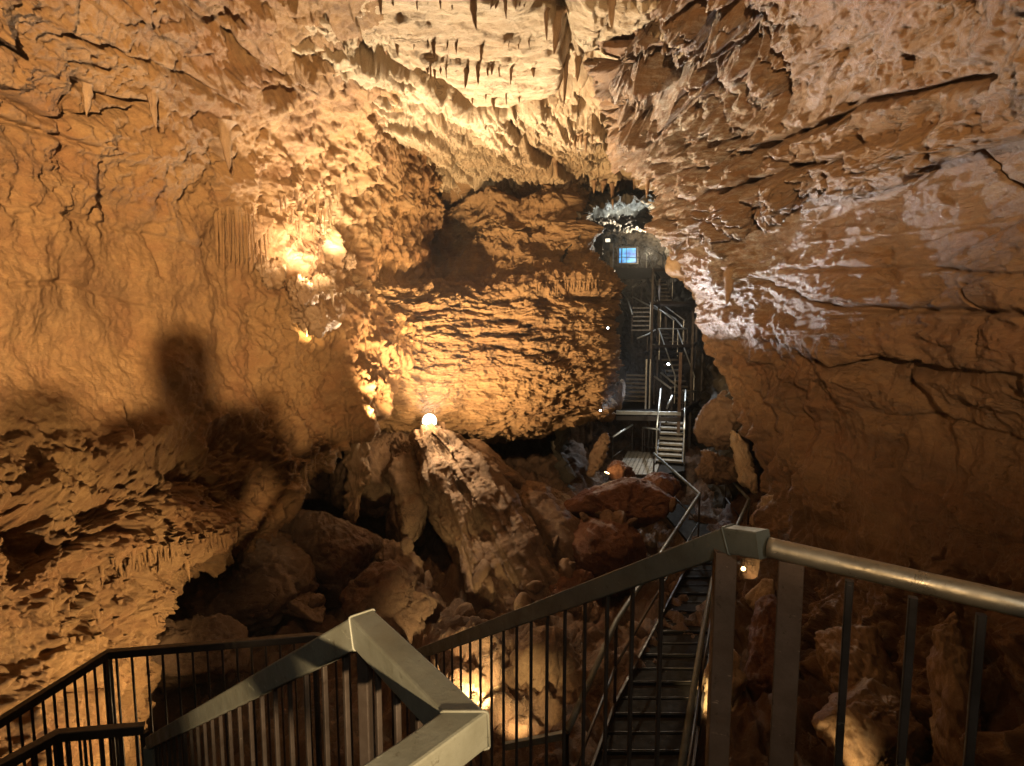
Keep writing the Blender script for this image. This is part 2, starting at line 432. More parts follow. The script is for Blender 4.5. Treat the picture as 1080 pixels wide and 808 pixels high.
# ---- ceiling
CT1 = (P(590, 180, 13.0) - P(330, 45, 7.2)); CT1.z = 0; CT1.normalize()
def disp_ceil(p, n, px):
    w = warp(p, 0.18, 0.9, 4)
    u = p[..., 0] * CT1.x + p[..., 1] * CT1.y
    v = -p[..., 0] * CT1.y + p[..., 1] * CT1.x
    d = 0.09 * fbm(p * 0.6, 4, 0.5, 61)
    # slanting slabs on the left and at the back
    edge = 95 + 0.0 * px[..., 0]
    left = smooth(-2.6, -1.9, v * 0 - 0) * 0
    sl = np.clip(1 - smooth(-20, 35, px[..., 0] - (395 + (px[..., 1] - 40) * 1.15)), 0, 1)
    back = smooth(108, 128, px[..., 1] - 8 * np.sin(px[..., 0] / 37.0))
    sl = np.maximum(sl, back * (1 - smooth(600, 670, px[..., 0])))
    q = np.stack([u * 0.55, v * 2.2, p[..., 2] * 0.8], -1)
    q = warp(q, 0.22, 1.2, 14)
    f1, f2, cv = worley(q, 8)
    h1, h2, hv = worley(warp(q * np.array([1.7, 2.0, 1.5]), 0.3, 1.0, 15), 9)
    d = d - sl * (0.32 * (cv - 0.42)) - sl * 0.12 * (1 - smooth(0, 0.08, f2 - f1)) - sl * 0.15 * (hv - .5) - sl * 0.05 * (1 - smooth(0, 0.06, h2 - h1))
    d = d + sl * 0.05 * fbm(w * 3.5, 4, 0.6, 64)
    st = np.stack([u * 0.4, v * 5.5, p[..., 2]], -1)
    d = d - sl * 0.06 * fbm(st, 3, 0.55, 66)
    rt0 = smooth(590, 650, px[..., 0])
    # near flat beds: small steps across the passage
    nb = (1 - sl) * (1 - back)
    yy = p[..., 1] + 0.22 * fbm(p * np.array([1.1, .3, .5]), 4, 0.6, 70)
    bed = 0
    for yb, hb in ((5.3, .05), (6.7, .06), (7.5, .05), (8.2, .07), (8.75, .04)):
        bed = bed + hb * smooth(yb - .035, yb + .035, yy) - hb * smooth(yb, yb + 0.75, yy)
    d = d + nb * bed + nb * 0.05 * fbm(p * np.array([1.4, 3.4, 2]), 5, 0.62, 73) + nb * 0.03 * fbm(p * np.array([1.0, 9, 2]), 3, 0.6, 75)
    f1, f2, cv = worley(warp(p, .3, 1.2, 74) * np.array([.7, 2.4, 1]), 11)
    d = d + nb * 0.06 * (cv - .5)
    d = d + (sl + rt0) * steps(p, (1.6, 1.6, 2.0), 46, 0.12, 0.2)
    # right side: blocky, pitted
    rt = smooth(590, 650, px[..., 0])
    f1, f2, cv = worley(w * np.array([1.7, 1.4, 1.7]), 19)
    d = d - rt * 0.42 * (cv - 0.45) - rt * 0.12 * (1 - smooth(0, 0.15, f2 - f1))
    for ln, wd, dp in (([(400, 62), (440, 88), (480, 105), (500, 118), (535, 124), (590, 113), (612, 98)], 3.6, .55),
                       ([(450, 135), (505, 150), (530, 160), (548, 175), (585, 178)], 2.6, .4), ([(345, 95), (400, 120), (440, 140)], 4, .18),
                       ([(590, 20), (598, 45), (602, 70), (596, 100)], 6, .35), ([(360, 150), (420, 170), (470, 186)], 3, .2)):
        d = d - dp * np.exp(-(line_dist(px, ln) / wd) ** 2)
    d = d - 0.5 * spot_mask(px, 622, 88, 12, 14) - 0.25 * spot_mask(px, 658, 50, 9, 9) + 0.3 * spot_mask(px, 612, 135, 26, 12) 
    d = d - 0.6 * spot_mask(px, 585, 8, 22, 9) 
    d = d + grain(p, 81) * (0.6 + 0.9 * sl)
    return d, {}

def ceil_row(y, z, dz=0.0):
    xs = (-3.6, -2.6, -1.7, -0.9, 0.0, 0.9, 1.8, 2.7, 3.6, 4.4)
    return [(x, y, z - 0.055 * max(0, -x - 1.2) ** 2 * (1 + dz) - 0.10 * max(0, x - 1.6) ** 2) for x in xs]
CE = [ceil_row(1.0, 3.95), ceil_row(3.0, 3.75), ceil_row(5.0, 3.60), ceil_row(6.5, 3.52), ceil_row(8.0, 3.48), ceil_row(9.4, 3.45),
      ceil_row(10.6, 3.38, 1), ceil_row(11.8, 3.28, 1.5), ceil_row(13.0, 3.15, 2), ceil_row(14.2, 3.08, 2), ceil_row(15.4, 3.2, 1), ceil_row(17, 3.6, 1)]
patch('cave_ceiling', CE, 640, 700, M['ceil'], disp_ceil, inward=(0, 8, 0), pixels=False)

# ---- back wall
def disp_back(p, n, px):
    w = warp(p, 0.22, 0.9, 6)
    d = 0.16 * fbm(p * 0.8, 4, 0.5, 91)
    low = smooth(285, 310, px[..., 1])
    d = d + low * (0.075 * perlin(w * np.array([0.6, 0.6, 3.6]), 92) + 0.075 * perlin(w * np.array([1.0, 1.0, 9.0]), 93) + 0.06 * fbm(w * np.array([2.2, 2.2, 14]), 3, 0.65, 94))
    f1, f2, cv = worley(warp(p, 0.15, 2.2, 26) * np.array([1.5, 1.5, 6.0]), 24)
    d = d + low * 0.10 * (cv - 0.5) + low * steps(p, (2.2, 2.2, 9), 39, 0.07, 0.1)
    d = d + low * 0.08 * fbm(w * np.array([2.6, 2.6, 5]), 4, 0.6, 95)
    sz_ = p[..., 2] * 3.1 + 0.55 * perlin(p * np.array([.7, .7, .7]), 86) + 0.2 * fbm(p * np.array([3, 3, 1.0]), 3, 0.6, 87)
    d = d + low * 0.07 * (sz_ - np.floor(sz_)) ** 2
    up = 1 - low
    d = d + up * (0.26 * fbm(w * np.array([1.1, 1.1, 1.7]), 5, 0.55, 96) + 0.05 * perlin(w * np.array([1, 1, 7]), 97))
    f1, f2, cv = worley(w * np.array([1.3, 1.3, 2.2]), 25)
    d = d + up * 0.18 * (cv - 0.5) + up * steps(p, (2.4, 2.4, 3.5), 44, 0.12)
    blk = spot_mask(px, 555, 245, 62, 48)
    f1, f2, cv = worley(w * np.array([1.6, 1.6, 2.4]), 23)
    d = d + blk * (0.65 + 0.16 * (cv - 0.5))
    d = d + 1.0 * spot_mask(px, 465, 196, 60, 13, 14) * (1 + 0.5 * perlin(p * 1.7, 90)) - (0.3 * spot_mask(px, 465, 255, 50, 34, 30) * (1 - blk) + 0.35 * spot_mask(px, 410, 258, 50, 22, 12)) * (1 + 1.2 * fbm(p * 1.5, 3, 0.5, 89))
    d = d + 0.35 * spot_mask(px, 430, 240, 12, 22, -20) + 0.28 * spot_mask(px, 600, 302, 55, 6) + 0.3 * spot_mask(px, 370, 300, 40, 8)
    d = d + smooth(296, 302, px[..., 1]) * (1 - smooth(310, 318, px[..., 1])) * smooth(555, 575, px[..., 0]) * 0.09 * perlin(p * np.array([9, 9, 0.5]), 98)
    for ln, wd, dp in (([(420, 195), (445, 205), (470, 215), (500, 208), (530, 204), (552, 212), (570, 203)], 5, .6), ([(350, 320), (420, 335), (480, 322), (560, 345), (640, 350)], 3.5, .12),
                       ([(500, 362), (560, 372), (600, 378)], 5, .14), ([(430, 345), (540, 338)], 4, .1), ([(420, 395), (480, 402), (560, 396), (640, 400)], 3, .08),
                       ([(600, 312), (640, 318)], 4, .4)):
        d = d - dp * np.exp(-(line_dist(px, ln) / wd) ** 2)
    d = d + grain(p, 99) * 1.25
    return d, {}
BW = [
  [(320, 130, 12.0), (380, 140, 13.0), (440, 150, 14.3), (500, 155, 14.6), (560, 160, 14.4), (600, 165, 14.2), (606, 165, 14.4)],
  [(325, 190, 11.6), (385, 190, 12.6), (440, 190, 14.2), (500, 190, 14.5), (560, 190, 14.2), (598, 190, 14.0), (604, 190, 14.4)],
  [(330, 225, 11.2), (390, 225, 12.4), (440, 225, 14.0), (500, 225, 14.3), (560, 225, 14.0), (600, 225, 13.8), (608, 225, 14.3)],
  [(330, 260, 11.0), (390, 262, 12.2), (440, 262, 13.8), (500, 262, 14.2), (560, 262, 13.9), (602, 262, 13.6), (613, 262, 14.1)],
  [(330, 292, 10.8), (390, 292, 11.7), (450, 292, 12.8), (510, 292, 13.3), (570, 292, 13.2), (620, 290, 13.1), (638, 290, 13.5)],
  [(330, 312, 10.7), (390, 312, 11.5), (450, 312, 12.2), (510, 312, 12.6), (570, 312, 12.7), (625, 311, 12.8), (648, 311, 13.3)],
  [(330, 345, 10.7), (390, 345, 11.4), (450, 345, 12.1), (510, 345, 12.5), (570, 345, 12.6), (620, 345, 12.8), (641, 345, 13.2)],
  [(330, 385, 10.7), (390, 385, 11.3), (450, 385, 12.0), (510, 385, 12.4), (570, 385, 12.5), (620, 385, 12.8), (643, 385, 13.2)],
  [(330, 425, 10.7), (390, 425, 11.3), (450, 425, 12.0), (510, 430, 12.3), (570, 428, 12.5), (620, 422, 12.8), (642, 420, 13.2)],
  [(330, 452, 10.7), (390, 452, 11.3), (450, 455, 12.0), (510, 460, 12.3), (560, 456, 12.6), (610, 445, 12.9), (639, 438, 13.2)],
  [(330, 456, 11.6), (390, 458, 12.2), (450, 460, 12.9), (510, 462, 13.2), (560, 457, 13.5), (610, 445, 13.8), (636, 438, 14.1)],
  [(330, 450, 14.6), (390, 450, 15.2), (450, 450, 15.9), (510, 452, 16.2), (560, 452, 16.5), (610, 440, 16.8), (630, 435, 17.1)],
]
for r in BW:
    px, py, d = r[-1]
    r.append((px + 2, py, d + 0.9)); r.append((px - 14, py, d + 3.5))
patch('cave_wall_back', BW, 600, 600, M['back'], disp_back)

# ---- right wall
def disp_right(p, n, px):
    w = warp(p, 0.22, 1.1, 8)
    y0 = 258 - (px[..., 0] - 700) * 0.30 + 16 * np.exp(-((px[..., 0] - 745) / 40) ** 2)     # foot of the overhang
    y1 = 338 + (px[..., 0] - 745) * 0.19                                                       # foot of the slab
    up = 1 - smooth(-6, 6, px[..., 1] - y0)
    mid = (1 - up) * (1 - smooth(-10, 30, px[..., 1] - y1 - 14 * perlin(p * 1.3, 100)))
    low = 1 - up - mid
    d = 0.13 * fbm(p * 0.8, 4, 0.5, 101)
    d = d + up * (0.12 * fbm(w * np.array([1.2, 0.9, 2.0]), 5, 0.55, 102) + 0.09 * perlin(w * np.array([.5, .5, 4.5]), 103) + 0.05 * perlin(w * np.array([.7, .7, 11]), 104))
    # pitted, frothy edge on the left of the overhang
    pit = up * (1 - smooth(750, 880, px[..., 0] - 0.15 * (px[..., 1] - 100)))
    f1, f2, cv = worley(warp(p, 0.1, 3, 16) * 4.2, 27)
    g1, g2, gv = worley(warp(p, 0.15, 2, 17) * 1.7, 29)
    d = d + pit * (0.20 * (f1 - 0.45) * -1 + 0.55 * (gv - 0.5) - 0.30 * (1 - smooth(0, .25, g2 - g1)) + 0.10 * fbm(p * 5, 4, 0.65, 108) + steps(p, (3.2, 3.2, 3.8), 50, 0.16))
    h1, h2, hv = worley(warp(p, 0.12, 2.5, 55) * 2.9, 56)
    d = d - pit * 0.26 * (1 - smooth(0.12, 0.42, h1)) * (hv > 0.35)
    # flaky curves higher up
    fl = up * (1 - pit)
    s = perlin(w * np.array([1.2, 0.8, 1.2]), 109) * 3.2 + p[..., 2] * 1.6
    d = d + fl * 0.05 * (s - np.floor(s)) ** 3
    rib = smooth(120, 160, px[..., 1]) * up
    d = d + rib * 0.08 * fbm(w * np.array([2.0, 1.6, 4.5]), 4, 0.6, 106)
    d = d + up * steps(p, (1.5, 1.1, 3.2), 36, 0.13) * (0.5 + 0.5 * rib)
    d = d + low * steps(p, (1.3, 1.3, 1.0), 37, 0.09, 0.4) + low * 0.05 * perlin(w * np.array([0.6, 0.6, 5.0]), 119)
    lf = low * (1 - smooth(830, 900, px[..., 0]))
    d = d + lf * 0.22 * fbm(p * np.array([2.2, 2.2, 0.8]), 4, 0.6, 120)
    # slab: flat with fine joints
    d = d + mid * (0.025 * fbm(w * np.array([0.8, 0.8, 5]), 3, 0.6, 110) + 0.02 * fbm(p * 3, 3, 0.6, 111)) + mid * (steps(p, (0.8, 0.6, 2.2), 38, 0.08, 0.1) + 0.03 * perlin(w * np.array([.4, .4, 7]), 126) + 0.02 * perlin(w * np.array([.7, .7, 16]), 127))
    mr = mid * (1 - smooth(790, 900, px[..., 0]))
    d = d + mr * (0.09 * fbm(w * np.array([1.5, 1.5, 2.5]), 5, 0.6, 112))
    lowmid = mid * smooth(270, 300, px[..., 1])
    d = d + lowmid * 0.05 * fbm(w * np.array([1.2, 1.2, 3.4]), 5, 0.6, 113)
    # lower wall: hollows and hanging folds
    d = d + low * (0.18 * fbm(w * np.array([0.8, 0.8, 0.7]), 4, 0.45, 114) + 0.03 * fbm(w * np.array([2.3, 2.3, 1.8]), 3, 0.5, 115))
    deep = low * smooth(560, 640, px[..., 1])
    d = d + deep * (0.4 * fbm(w * np.array([1.4, 1.4, 0.8]), 5, 0.55, 117))
    for ln, wd, dp in (([(795, 158), (840, 142), (895, 122)], 4.5, .32), ([(890, 115), (960, 98), (1050, 85)], 4, .18), ([(730, 180), (800, 160)], 4, .15),
                       ([(760, 205), (830, 180), (900, 165)], 4, .2), ([(865, 380), (940, 392), (1080, 400)], 4, .3), ([(800, 300), (885, 325), (1080, 330)], 3, .12), ([(830, 285), (960, 283), (1080, 290)], 2.5, .07),
                       ([(860, 255), (960, 245), (1080, 232)], 1.6, -.03), ([(745, 215), (760, 240), (765, 262)], 7, -.25), ([(1030, 170), (1050, 190), (1075, 200)], 2, .06),
                       ([(1010, 300), (1025, 330), (1030, 380)], 2, .06), ([(925, 440), (1000, 445), (1080, 470)], 3, .08)):
        d = d - dp * np.exp(-(line_dist(px, ln) / wd) ** 2)
    d = d + grain(p, 121) * (0.5 + 0.9 * up + .3 * low)
    crust = np.clip(0.8 * spot_mask(px, 775, 280, 80, 60, -10) + 0.9 * spot_mask(px, 730, 130, 70, 110) + 0.15 * spot_mask(px, 960, 225, 120, 30, -8) + 0.35 * spot_mask(px, 1060, 190, 40, 25), 0, 1) * (1 - low)
    return d, {'crust': crust}
RW = [
  [(640, -160, 5.0), (690, -150, 5.0), (740, -140, 4.9), (800, -140, 4.7), (870, -140, 4.4), (950, -140, 4.0), (1040, -140, 3.6), (1160, -140, 3.1), (1400, -140, 2.4)],
  [(660, -10, 6.9), (700, -5, 6.6), (745, 0, 6.3), (805, 0, 5.9), (870, 0, 5.4), (950, 0, 4.8), (1040, 0, 4.2), (1160, 0, 3.5), (1400, 0, 2.6)],
  [(645, 75, 8.0), (690, 75, 7.6), (740, 72, 7.2), (800, 70, 6.6), (870, 70, 5.9), (950, 70, 5.2), (1040, 70, 4.45), (1160, 70, 3.65), (1400, 70, 2.65)],
  [(654, 140, 9.6), (698, 140, 8.9), (742, 140, 8.1), (800, 135, 7.2), (870, 130, 6.3), (950, 125, 5.4), (1040, 118, 4.6), (1160, 110, 3.7), (1400, 90, 2.7)],
  [(704, 205, 9.9), (716, 205, 9.3), (745, 205, 8.6), (800, 192, 7.5), (870, 176, 6.4), (950, 160, 5.5), (1040, 144, 4.65), (1160, 130, 3.75), (1400, 100, 2.7)],
  [(709, 250, 10.1), (720, 254, 9.6), (748, 252, 8.9), (800, 224, 7.8), (870, 204, 6.6), (950, 184, 5.6), (1040, 164, 4.7), (1160, 145, 3.8), (1400, 110, 2.75)],
  [(714, 262, 10.3), (724, 262, 9.8), (750, 260, 9.1), (802, 234, 8.2), (872, 213, 7.0), (952, 193, 5.95), (1042, 172, 4.95), (1162, 152, 3.95), (1402, 115, 2.85)],
  [(718, 292, 10.5), (730, 295, 9.9), (765, 295, 9.0), (812, 285, 8.1), (874, 270, 6.95), (955, 255, 5.9), (1043, 245, 4.9), (1163, 235, 3.9), (1404, 220, 2.85)],
  [(738, 312, 10.4), (752, 315, 9.8), (782, 320, 9.0), (822, 322, 8.1), (878, 322, 6.95), (958, 320, 5.85), (1046, 320, 4.85), (1166, 320, 3.88), (1406, 320, 2.85)],
  [(746, 342, 10.3), (760, 345, 9.8), (788, 350, 9.0), (825, 358, 8.0), (880, 367, 6.9), (960, 380, 5.8), (1046, 393, 4.8), (1166, 408, 3.85), (1406, 430, 2.85)],
  [(750, 358, 11.0), (766, 362, 10.4), (794, 367, 9.5), (830, 375, 8.4), (884, 385, 7.25), (963, 397, 6.05), (1049, 410, 5.0), (1168, 417, 4.1), (1408, 440, 3.0)],
  [(778, 420, 11.4), (792, 425, 10.9), (806, 425, 10.0), (840, 430, 8.9), (890, 435, 7.6), (965, 445, 6.4), (1050, 455, 5.3), (1170, 465, 4.2), (1410, 500, 3.1)],
  [(802, 500, 10.8), (813, 505, 10.2), (826, 508, 9.4), (856, 510, 8.5), (902, 515, 7.4), (970, 520, 6.3), (1055, 525, 5.2), (1175, 540, 4.2), (1410, 580, 3.0)],
  [(812, 575, 9.6), (822, 580, 9.1), (842, 582, 8.5), (870, 585, 7.8), (912, 590, 7.0), (980, 595, 6.0), (1060, 600, 5.0), (1180, 620, 4.0), (1410, 680, 2.9)],
  [(800, 680, 8.8), (815, 680, 8.3), (840, 680, 7.8), (870, 680, 7.2), (915, 680, 6.4), (985, 685, 5.6), (1065, 690, 4.8), (1185, 710, 3.9), (1410, 790, 2.8)],
  [(780, 830, 7.4), (800, 830, 7.0), (830, 830, 6.5), (865, 830, 6.0), (915, 830, 5.5), (990, 830, 4.9), (1070, 830, 4.3), (1190, 850, 3.5), (1410, 930, 2.6)],
  [(760, 1100, 5.2), (780, 1100, 5.0), (820, 1100, 4.7), (860, 1100, 4.4), (915, 1100, 4.1), (990, 1100, 3.7), (1070, 1100, 3.3), (1190, 1100, 2.8), (1410, 1200, 2.1)],
]
for r in RW:
    px, py, d = r[0]
    r.insert(0, (px + 4, py, d + 0.8)); r.insert(0, (px + 30, py, d + 2.2))
patch('cave_wall_right', RW, 700, 720, M['right'], disp_right)

# ---- far passage: walls and roof beyond the gap
def disp_far(p, n, px):
    w = warp(p, 0.4, 0.6, 10)
    d = 0.28 * fbm(w * 0.5, 4, 0.55, 131) + 0.14 * perlin(w * np.array([.5, .5, 4]), 132) + 0.2 * fbm(w * 1.5, 3, 0.55, 133, True) + grain(p, 134) * 2
    return d, {}
FP = []
for y, x0, x1, zt, zb in ((13.2, 1.0, 5.2, 3.0, -6), (16, 1.3, 5.8, 3.15, -6), (19, 1.6, 6.3, 3.3, -6), (22, 2.0, 6.8, 3.7, -5.5), (25, 2.6, 6.9, 3.8, -4.5), (27.5, 3.6, 6.4, 3.5, -3.5), (28.3, 4.5, 5.4, 2.4, -1.5)):
    ring = [(x0 + 0.3, y, zb), (x0, y, zb * 0.6), (x0 - 0.1, y, zb * 0.2), (x0, y, zt * 0.5), (x0 + .4, y, zt * 0.9), (x0 + 1.3, y, zt), (0.5 * (x0 + x1), y, zt), (x1 - 1.3, y, zt * .97), (x1 - .4, y, zt * .85), (x1, y, zt * .4), (x1, y, zb * .2), (x1 - .1, y, zb * .6), (x1 - .4, y, zb)]
    FP.append(ring)
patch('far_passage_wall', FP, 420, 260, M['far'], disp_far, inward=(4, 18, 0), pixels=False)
# recess below the back wall
RB = [[(x, y, z) for x, z in ((-9, -5.5), (-6.5, -4.5), (-5, -2), (-3, -1.2), (-1, -1.0), (1, -1.0), (1.6, -1.2), (2.4, -1.6))] for y in (13.0, 14.5)]
RB += [[(x, y, z) for x, z in ((-9, -5.5), (-6.5, -4.8), (-5, -3.0), (-3, -2.2), (-1, -2.0), (1, -2.0), (1.6, -2.2), (2.4, -2.4))] for y in (16.2, 17.2)]
RB += [[(x, 17.8, -5.0) for x in (-9, -6.5, -5, -3, -1, 1, 1.6, 2.4)]]
patch('recess_wall', RB, 260, 140, M['floor'], disp_far, inward=(0, 10, -4), pixels=False)

# ---- floor
def floor_z(x, y):
    z = -4.75 + 0.0 * x
    z = z + 1.0 * smooth(10.0, 14.0, y) * (1 - smooth(1.2, 2.5, x)) + 0.35 * smooth(13, 16, y)
    z = z + 2.6 * smooth(3.2, 5.5, x) * (1 - smooth(10, 14, y)) * 0.6 + 1.4 * smooth(-3.5, -6.5, x) 
    return z
def disp_floor(p, n, px):
    w = warp(p, 0.3, 0.9, 12)
    f1, f2, cv = worley(w * np.array([1.0, 1.0, 0.3]), 33)
    d = 0.35 * fbm(p * 0.7, 4, 0.55, 141) + 0.4 * (cv - 0.5) * smooth(0, .3, f2 - f1) + 0.16 * fbm(w * 2, 4, 0.55, 143, True) + grain(p, 144) * 2
    return d, {}
xs = np.linspace(-9, 9, 25); ys = np.linspace(-9, 29, 41)
FL = [[(x, y, float(floor_z(x, y))) for x in xs] for y in ys]
patch('cave_floor', FL, 420, 640, M['floor'], disp_floor, inward=(0, 5, 3), pixels=False)

# ---- the cave closes behind the viewer
RS = []
for a in np.linspace(-0.52 * math.pi, 0.52 * math.pi, 15):
    RS.append([(7.6 * math.sin(a) * math.cos(e), 1.0 - 9.0 * math.cos(a) * math.cos(e), -1.0 + 6.2 * math.sin(e)) for e in np.linspace(-0.75, 1.35, 9)])
patch('cave_wall_rear', RS, 160, 260, M['left'], lambda p, n, px: (0.5 * fbm(p * 0.6, 5, 0.5, 151) + grain(p, 152), {}), inward=(0, 0, 0), pixels=False)

# ------------------------------------------------------------------ rocks
def rock_obj(name, centre, size, rot, mat, label, cat='boulder', seed=0, res=90, cuts=13, rough=0.07, stretch=(1, 1, 1), parent=None, group=None, soft=20.0, lean=None):
    """An angular boulder: a ball cut by random planes, then worn and pitted."""
    r = np.random.default_rng(seed + 500)
    th = np.linspace(0, 2 * math.pi, res, endpoint=False); ph = np.linspace(0.001, math.pi - 0.001, int(res * 0.62))
    T, PH = np.meshgrid(th, ph)
    dirs = np.stack([np.sin(PH) * np.cos(T), np.sin(PH) * np.sin(T), np.cos(PH)], -1)
    nrm = r.normal(size=(cuts, 3)); nrm /= np.linalg.norm(nrm, axis=1)[:, None]
    h = r.uniform(0.62, 1.0, cuts)
    inv = np.maximum(np.einsum('ijk,ck->ijc', dirs, nrm), 0) / h
    rad = 1.0 / (((inv ** soft).sum(-1) + 0.9 ** soft) ** (1 / soft))
    v = dirs * rad[..., None] * np.array(size) * 0.5
    sz = float(np.mean(size))
    Rm = np.array(Quaternion(rot).to_matrix()) if len(rot) == 4 else np.array(Matrix.Rotation(rot[2], 3, 'Z') @ Matrix.Rotation(rot[1], 3, 'Y') @ Matrix.Rotation(rot[0], 3, 'X'))
    nn = dirs / np.array(size); nn /= np.linalg.norm(nn, axis=-1, keepdims=True)
    q = v * np.array(stretch) / sz
    d = rough * sz * (0.7 * fbm(q * 2.4, 4, 0.5, seed) + 0.25 * fbm(q * 5.5, 4, 0.6, seed + 3) + 0.22 * fbm(q * 16, 4, 0.65, seed + 9))
    d = d + sz * rough * steps(q * 2.6, (1.0, 1.0, 1.0), seed % 50 + 60, 0.9) + sz * 0.006 * fbm(q * 40, 3, 0.6, seed + 4)
    v = v + nn * d[..., None]
    v = v @ Rm.T
    o = grid_mesh(name, v, mat, close_u=True)
    o.location = centre
    return tag(o, label, cat, group)

def bar_rot(a, b, roll=0.0):
    q = (Vector(b) - Vector(a)).to_track_quat('Z', 'Y')
    return tuple(q @ Quaternion((0, 0, 1), roll))

def rock_bar(name, a, b, wx, wy, mat, label, seed=0, roll=0.0, **k):
    a, b = Vector(a), Vector(b)
    return rock_obj(name, (a + b) / 2, (wx, wy, (b - a).length * 1.12), bar_rot(a, b, roll), mat, label, seed=seed, **k)

# the central pile
def ridge_rock(name, path, mat, label, nu=200, nv=320, seed=0):
    """A long ridged rock swept along a path of (centre, half width, half depth)."""
    c = catmull(np.array([list(q[0]) + [q[1], q[2]] for q in path], float), nv)
    t = np.gradient(c[:, :3], axis=0); t /= np.linalg.norm(t, axis=1)[:, None]
    sd = np.cross(t, np.array([0, 1.0, 0.3])); sd /= np.linalg.norm(sd, axis=1)[:, None]
    uu = np.cross(sd, t)
    th = np.linspace(0, 2 * math.pi, nu, endpoint=False)
    prof = 1 + 0.22 * np.cos(3 * th + 0.5) + 0.10 * np.cos(5 * th + 2)
    k = np.linspace(0, 1, nv)
    cap = np.clip(np.minimum(k / 0.04, (1 - k) / 0.04), 0, 1) ** 0.5
    x = np.cos(th) * prof; y = np.sin(th) * prof
    v = c[:, None, :3] + sd[:, None] * (x[None, :, None] * c[:, None, 3:4] * cap[:, None, None]) + uu[:, None] * (y[None, :, None] * c[:, None, 4:5] * cap[:, None, None])
    n = normals(v); ctr = v - c[:, None, :3]
    if np.median((n * ctr).sum(-1)) < 0: n = -n
    along = k[:, None] * 3.2 + 0 * th[None]
    q = np.stack([v[..., 0], v[..., 1], v[..., 2]], -1)
    ring = np.stack([np.cos(th)[None] * 2.2 + 0 * along, np.sin(th)[None] * 2.2 + 0 * along, along * 0.6], -1)
    d = 0.13 * fbm(ring, 4, 0.5, seed) + 0.16 * fbm(q * 0.9, 3, 0.5, seed + 2) + 0.07 * fbm(ring * np.array([2.2, 2.2, 1.5]), 4, 0.6, seed + 5, True) - .05 + steps(q, (1.6, 1.6, 1.0), seed + 40, 0.04) + grain(q, seed + 8) * 1.0
    o = grid_mesh(name, v + n * (d * cap[:, None])[..., None], mat, close_u=True)
    return tag(o, label, 'boulder')
ridge_rock('boulder', [(P(453, 453, 11.4), .10, .3), (P(469, 478, 11.1), .34, .5), (P(495, 522, 10.6), .56, .7), (P(522, 577, 10.0), .68, .8), (P(553, 640, 9.4), .74, .8), (P(594, 730, 8.6), .95, .9)],
           M['boulder'], 'long leaning tan rock below the bright floodlight, its face raked by light', seed=1)
rock_bar('boulder', P(482, 476, 11.8), P(580, 562, 11.2), 1.15, 1.2, M['boulder'], 'broad sloping slab right of the floodlight with a dark crack across it', seed=2, res=180, rough=0.045, cuts=16, roll=0.3)
rock_obj('boulder', P(400, 505, 11.6), (1.9, 1.6, 1.9), (0.2, 0.1, 0.4), M['boulder'], 'dim rounded boulder just left below the bright floodlight', seed=3, res=130)
rock_bar('boulder', P(425, 455, 11.6), P(430, 590, 10.4), 1.1, 1.2, M['boulder'], 'dim upright rock standing against the left side of the long leaning rock', seed=4, res=130)
rock_bar('boulder', P(560, 535, 10.6), P(625, 655, 9.6), 1.3, 1.3, M['boulder'], 'brown block with a narrow dark split right of the long leaning rock', seed=5, res=150, rough=0.04)
rock_obj('boulder', P(575, 532, 11.3), (1.3, 1.1, 0.8), (0.1, 0.3, 0.2), M['boulder'], 'small pointed brown rock at the lip of the black recess', seed=6, res=110)
rock_obj('boulder', P(655, 530, 10.9), (2.1, 1.5, 1.0), (0.1, -0.15, 0.3), M['red'], 'largest red-brown boulder beside the walkway turn', seed=7, res=160, rough=0.05)
rock_obj('boulder', P(640, 580, 10.2), (1.8, 1.5, 1.3), (0.3, 0.2, 0.9), M['red'], 'red-brown boulder under the largest red one left of the walkway', seed=8, res=140, rough=0.05)
rock_obj('boulder', P(655, 500, 12.6), (0.6, 0.6, 0.6), (0.3, 0.2, 0.1), M['red'], 'small red rock glowing beside the little yellow lamp', seed=9, res=90)
rock_obj('boulder', P(695, 515, 12.2), (0.9, 0.8, 0.6), (0.1, 0.2, 1.1), M['red'], 'low red-brown rock at the foot of the plank landing', seed=10, res=90)
rock_bar('boulder', P(400, 560, 9.8), P(425, 680, 8.6), 1.0, 0.9, M['boulder'], 'narrow brown rock with a lit edge left of the long leaning rock', seed=11, res=120)
rock_obj('boulder', P(330, 590, 9.3), (2.4, 1.7, 1.6), (0.15, 0.25, 0.2), M['floor'], 'wide dim reddish boulder in the dark hollow under the left wall', seed=12, res=170, rough=0.05)
rock_obj('boulder', P(255, 625, 8.2), (2.0, 1.6, 1.5), (0.3, -0.2, 0.8), M['boulder'], 'dim boulder behind the middle of the landing railing', seed=13, res=140)
rock_obj('boulder', P(415, 640, 8.4), (1.4, 1.2, 1.2), (0.2, 0.5, 0.4), M['floor'], 'dim red-brown boulder above the near handrail corner', seed=14, res=120)
rock_obj('boulder', P(200, 690, 6.6), (1.3, 1.0, 0.8), (0.2, 0.1, 0.6), M['boulder'], 'low brown rock just behind the left half of the landing railing', seed=15, res=110)
rock_bar('boulder', P(285, 560, 9.0), P(298, 635, 8.3), 0.26, 0.26, M['drip'], 'thin leaning broken column of stone in the dark hollow', cat='broken column', seed=16, res=60)
rock_obj('boulder', P(318, 640, 8.0), (0.9, 0.6, 0.35), (0.2, 0.45, 0.2), M['boulder'], 'flat tilted slab lying at the foot of the thin leaning column', seed=17, res=80)
rock_obj('boulder', P(500, 760, 7.2), (1.7, 1.2, 1.6), (0.2, 0.1, 0.2), M['pale'], 'pale rock lit brilliant yellow from below behind the near handrail corner', seed=18, res=150, rough=0.05)
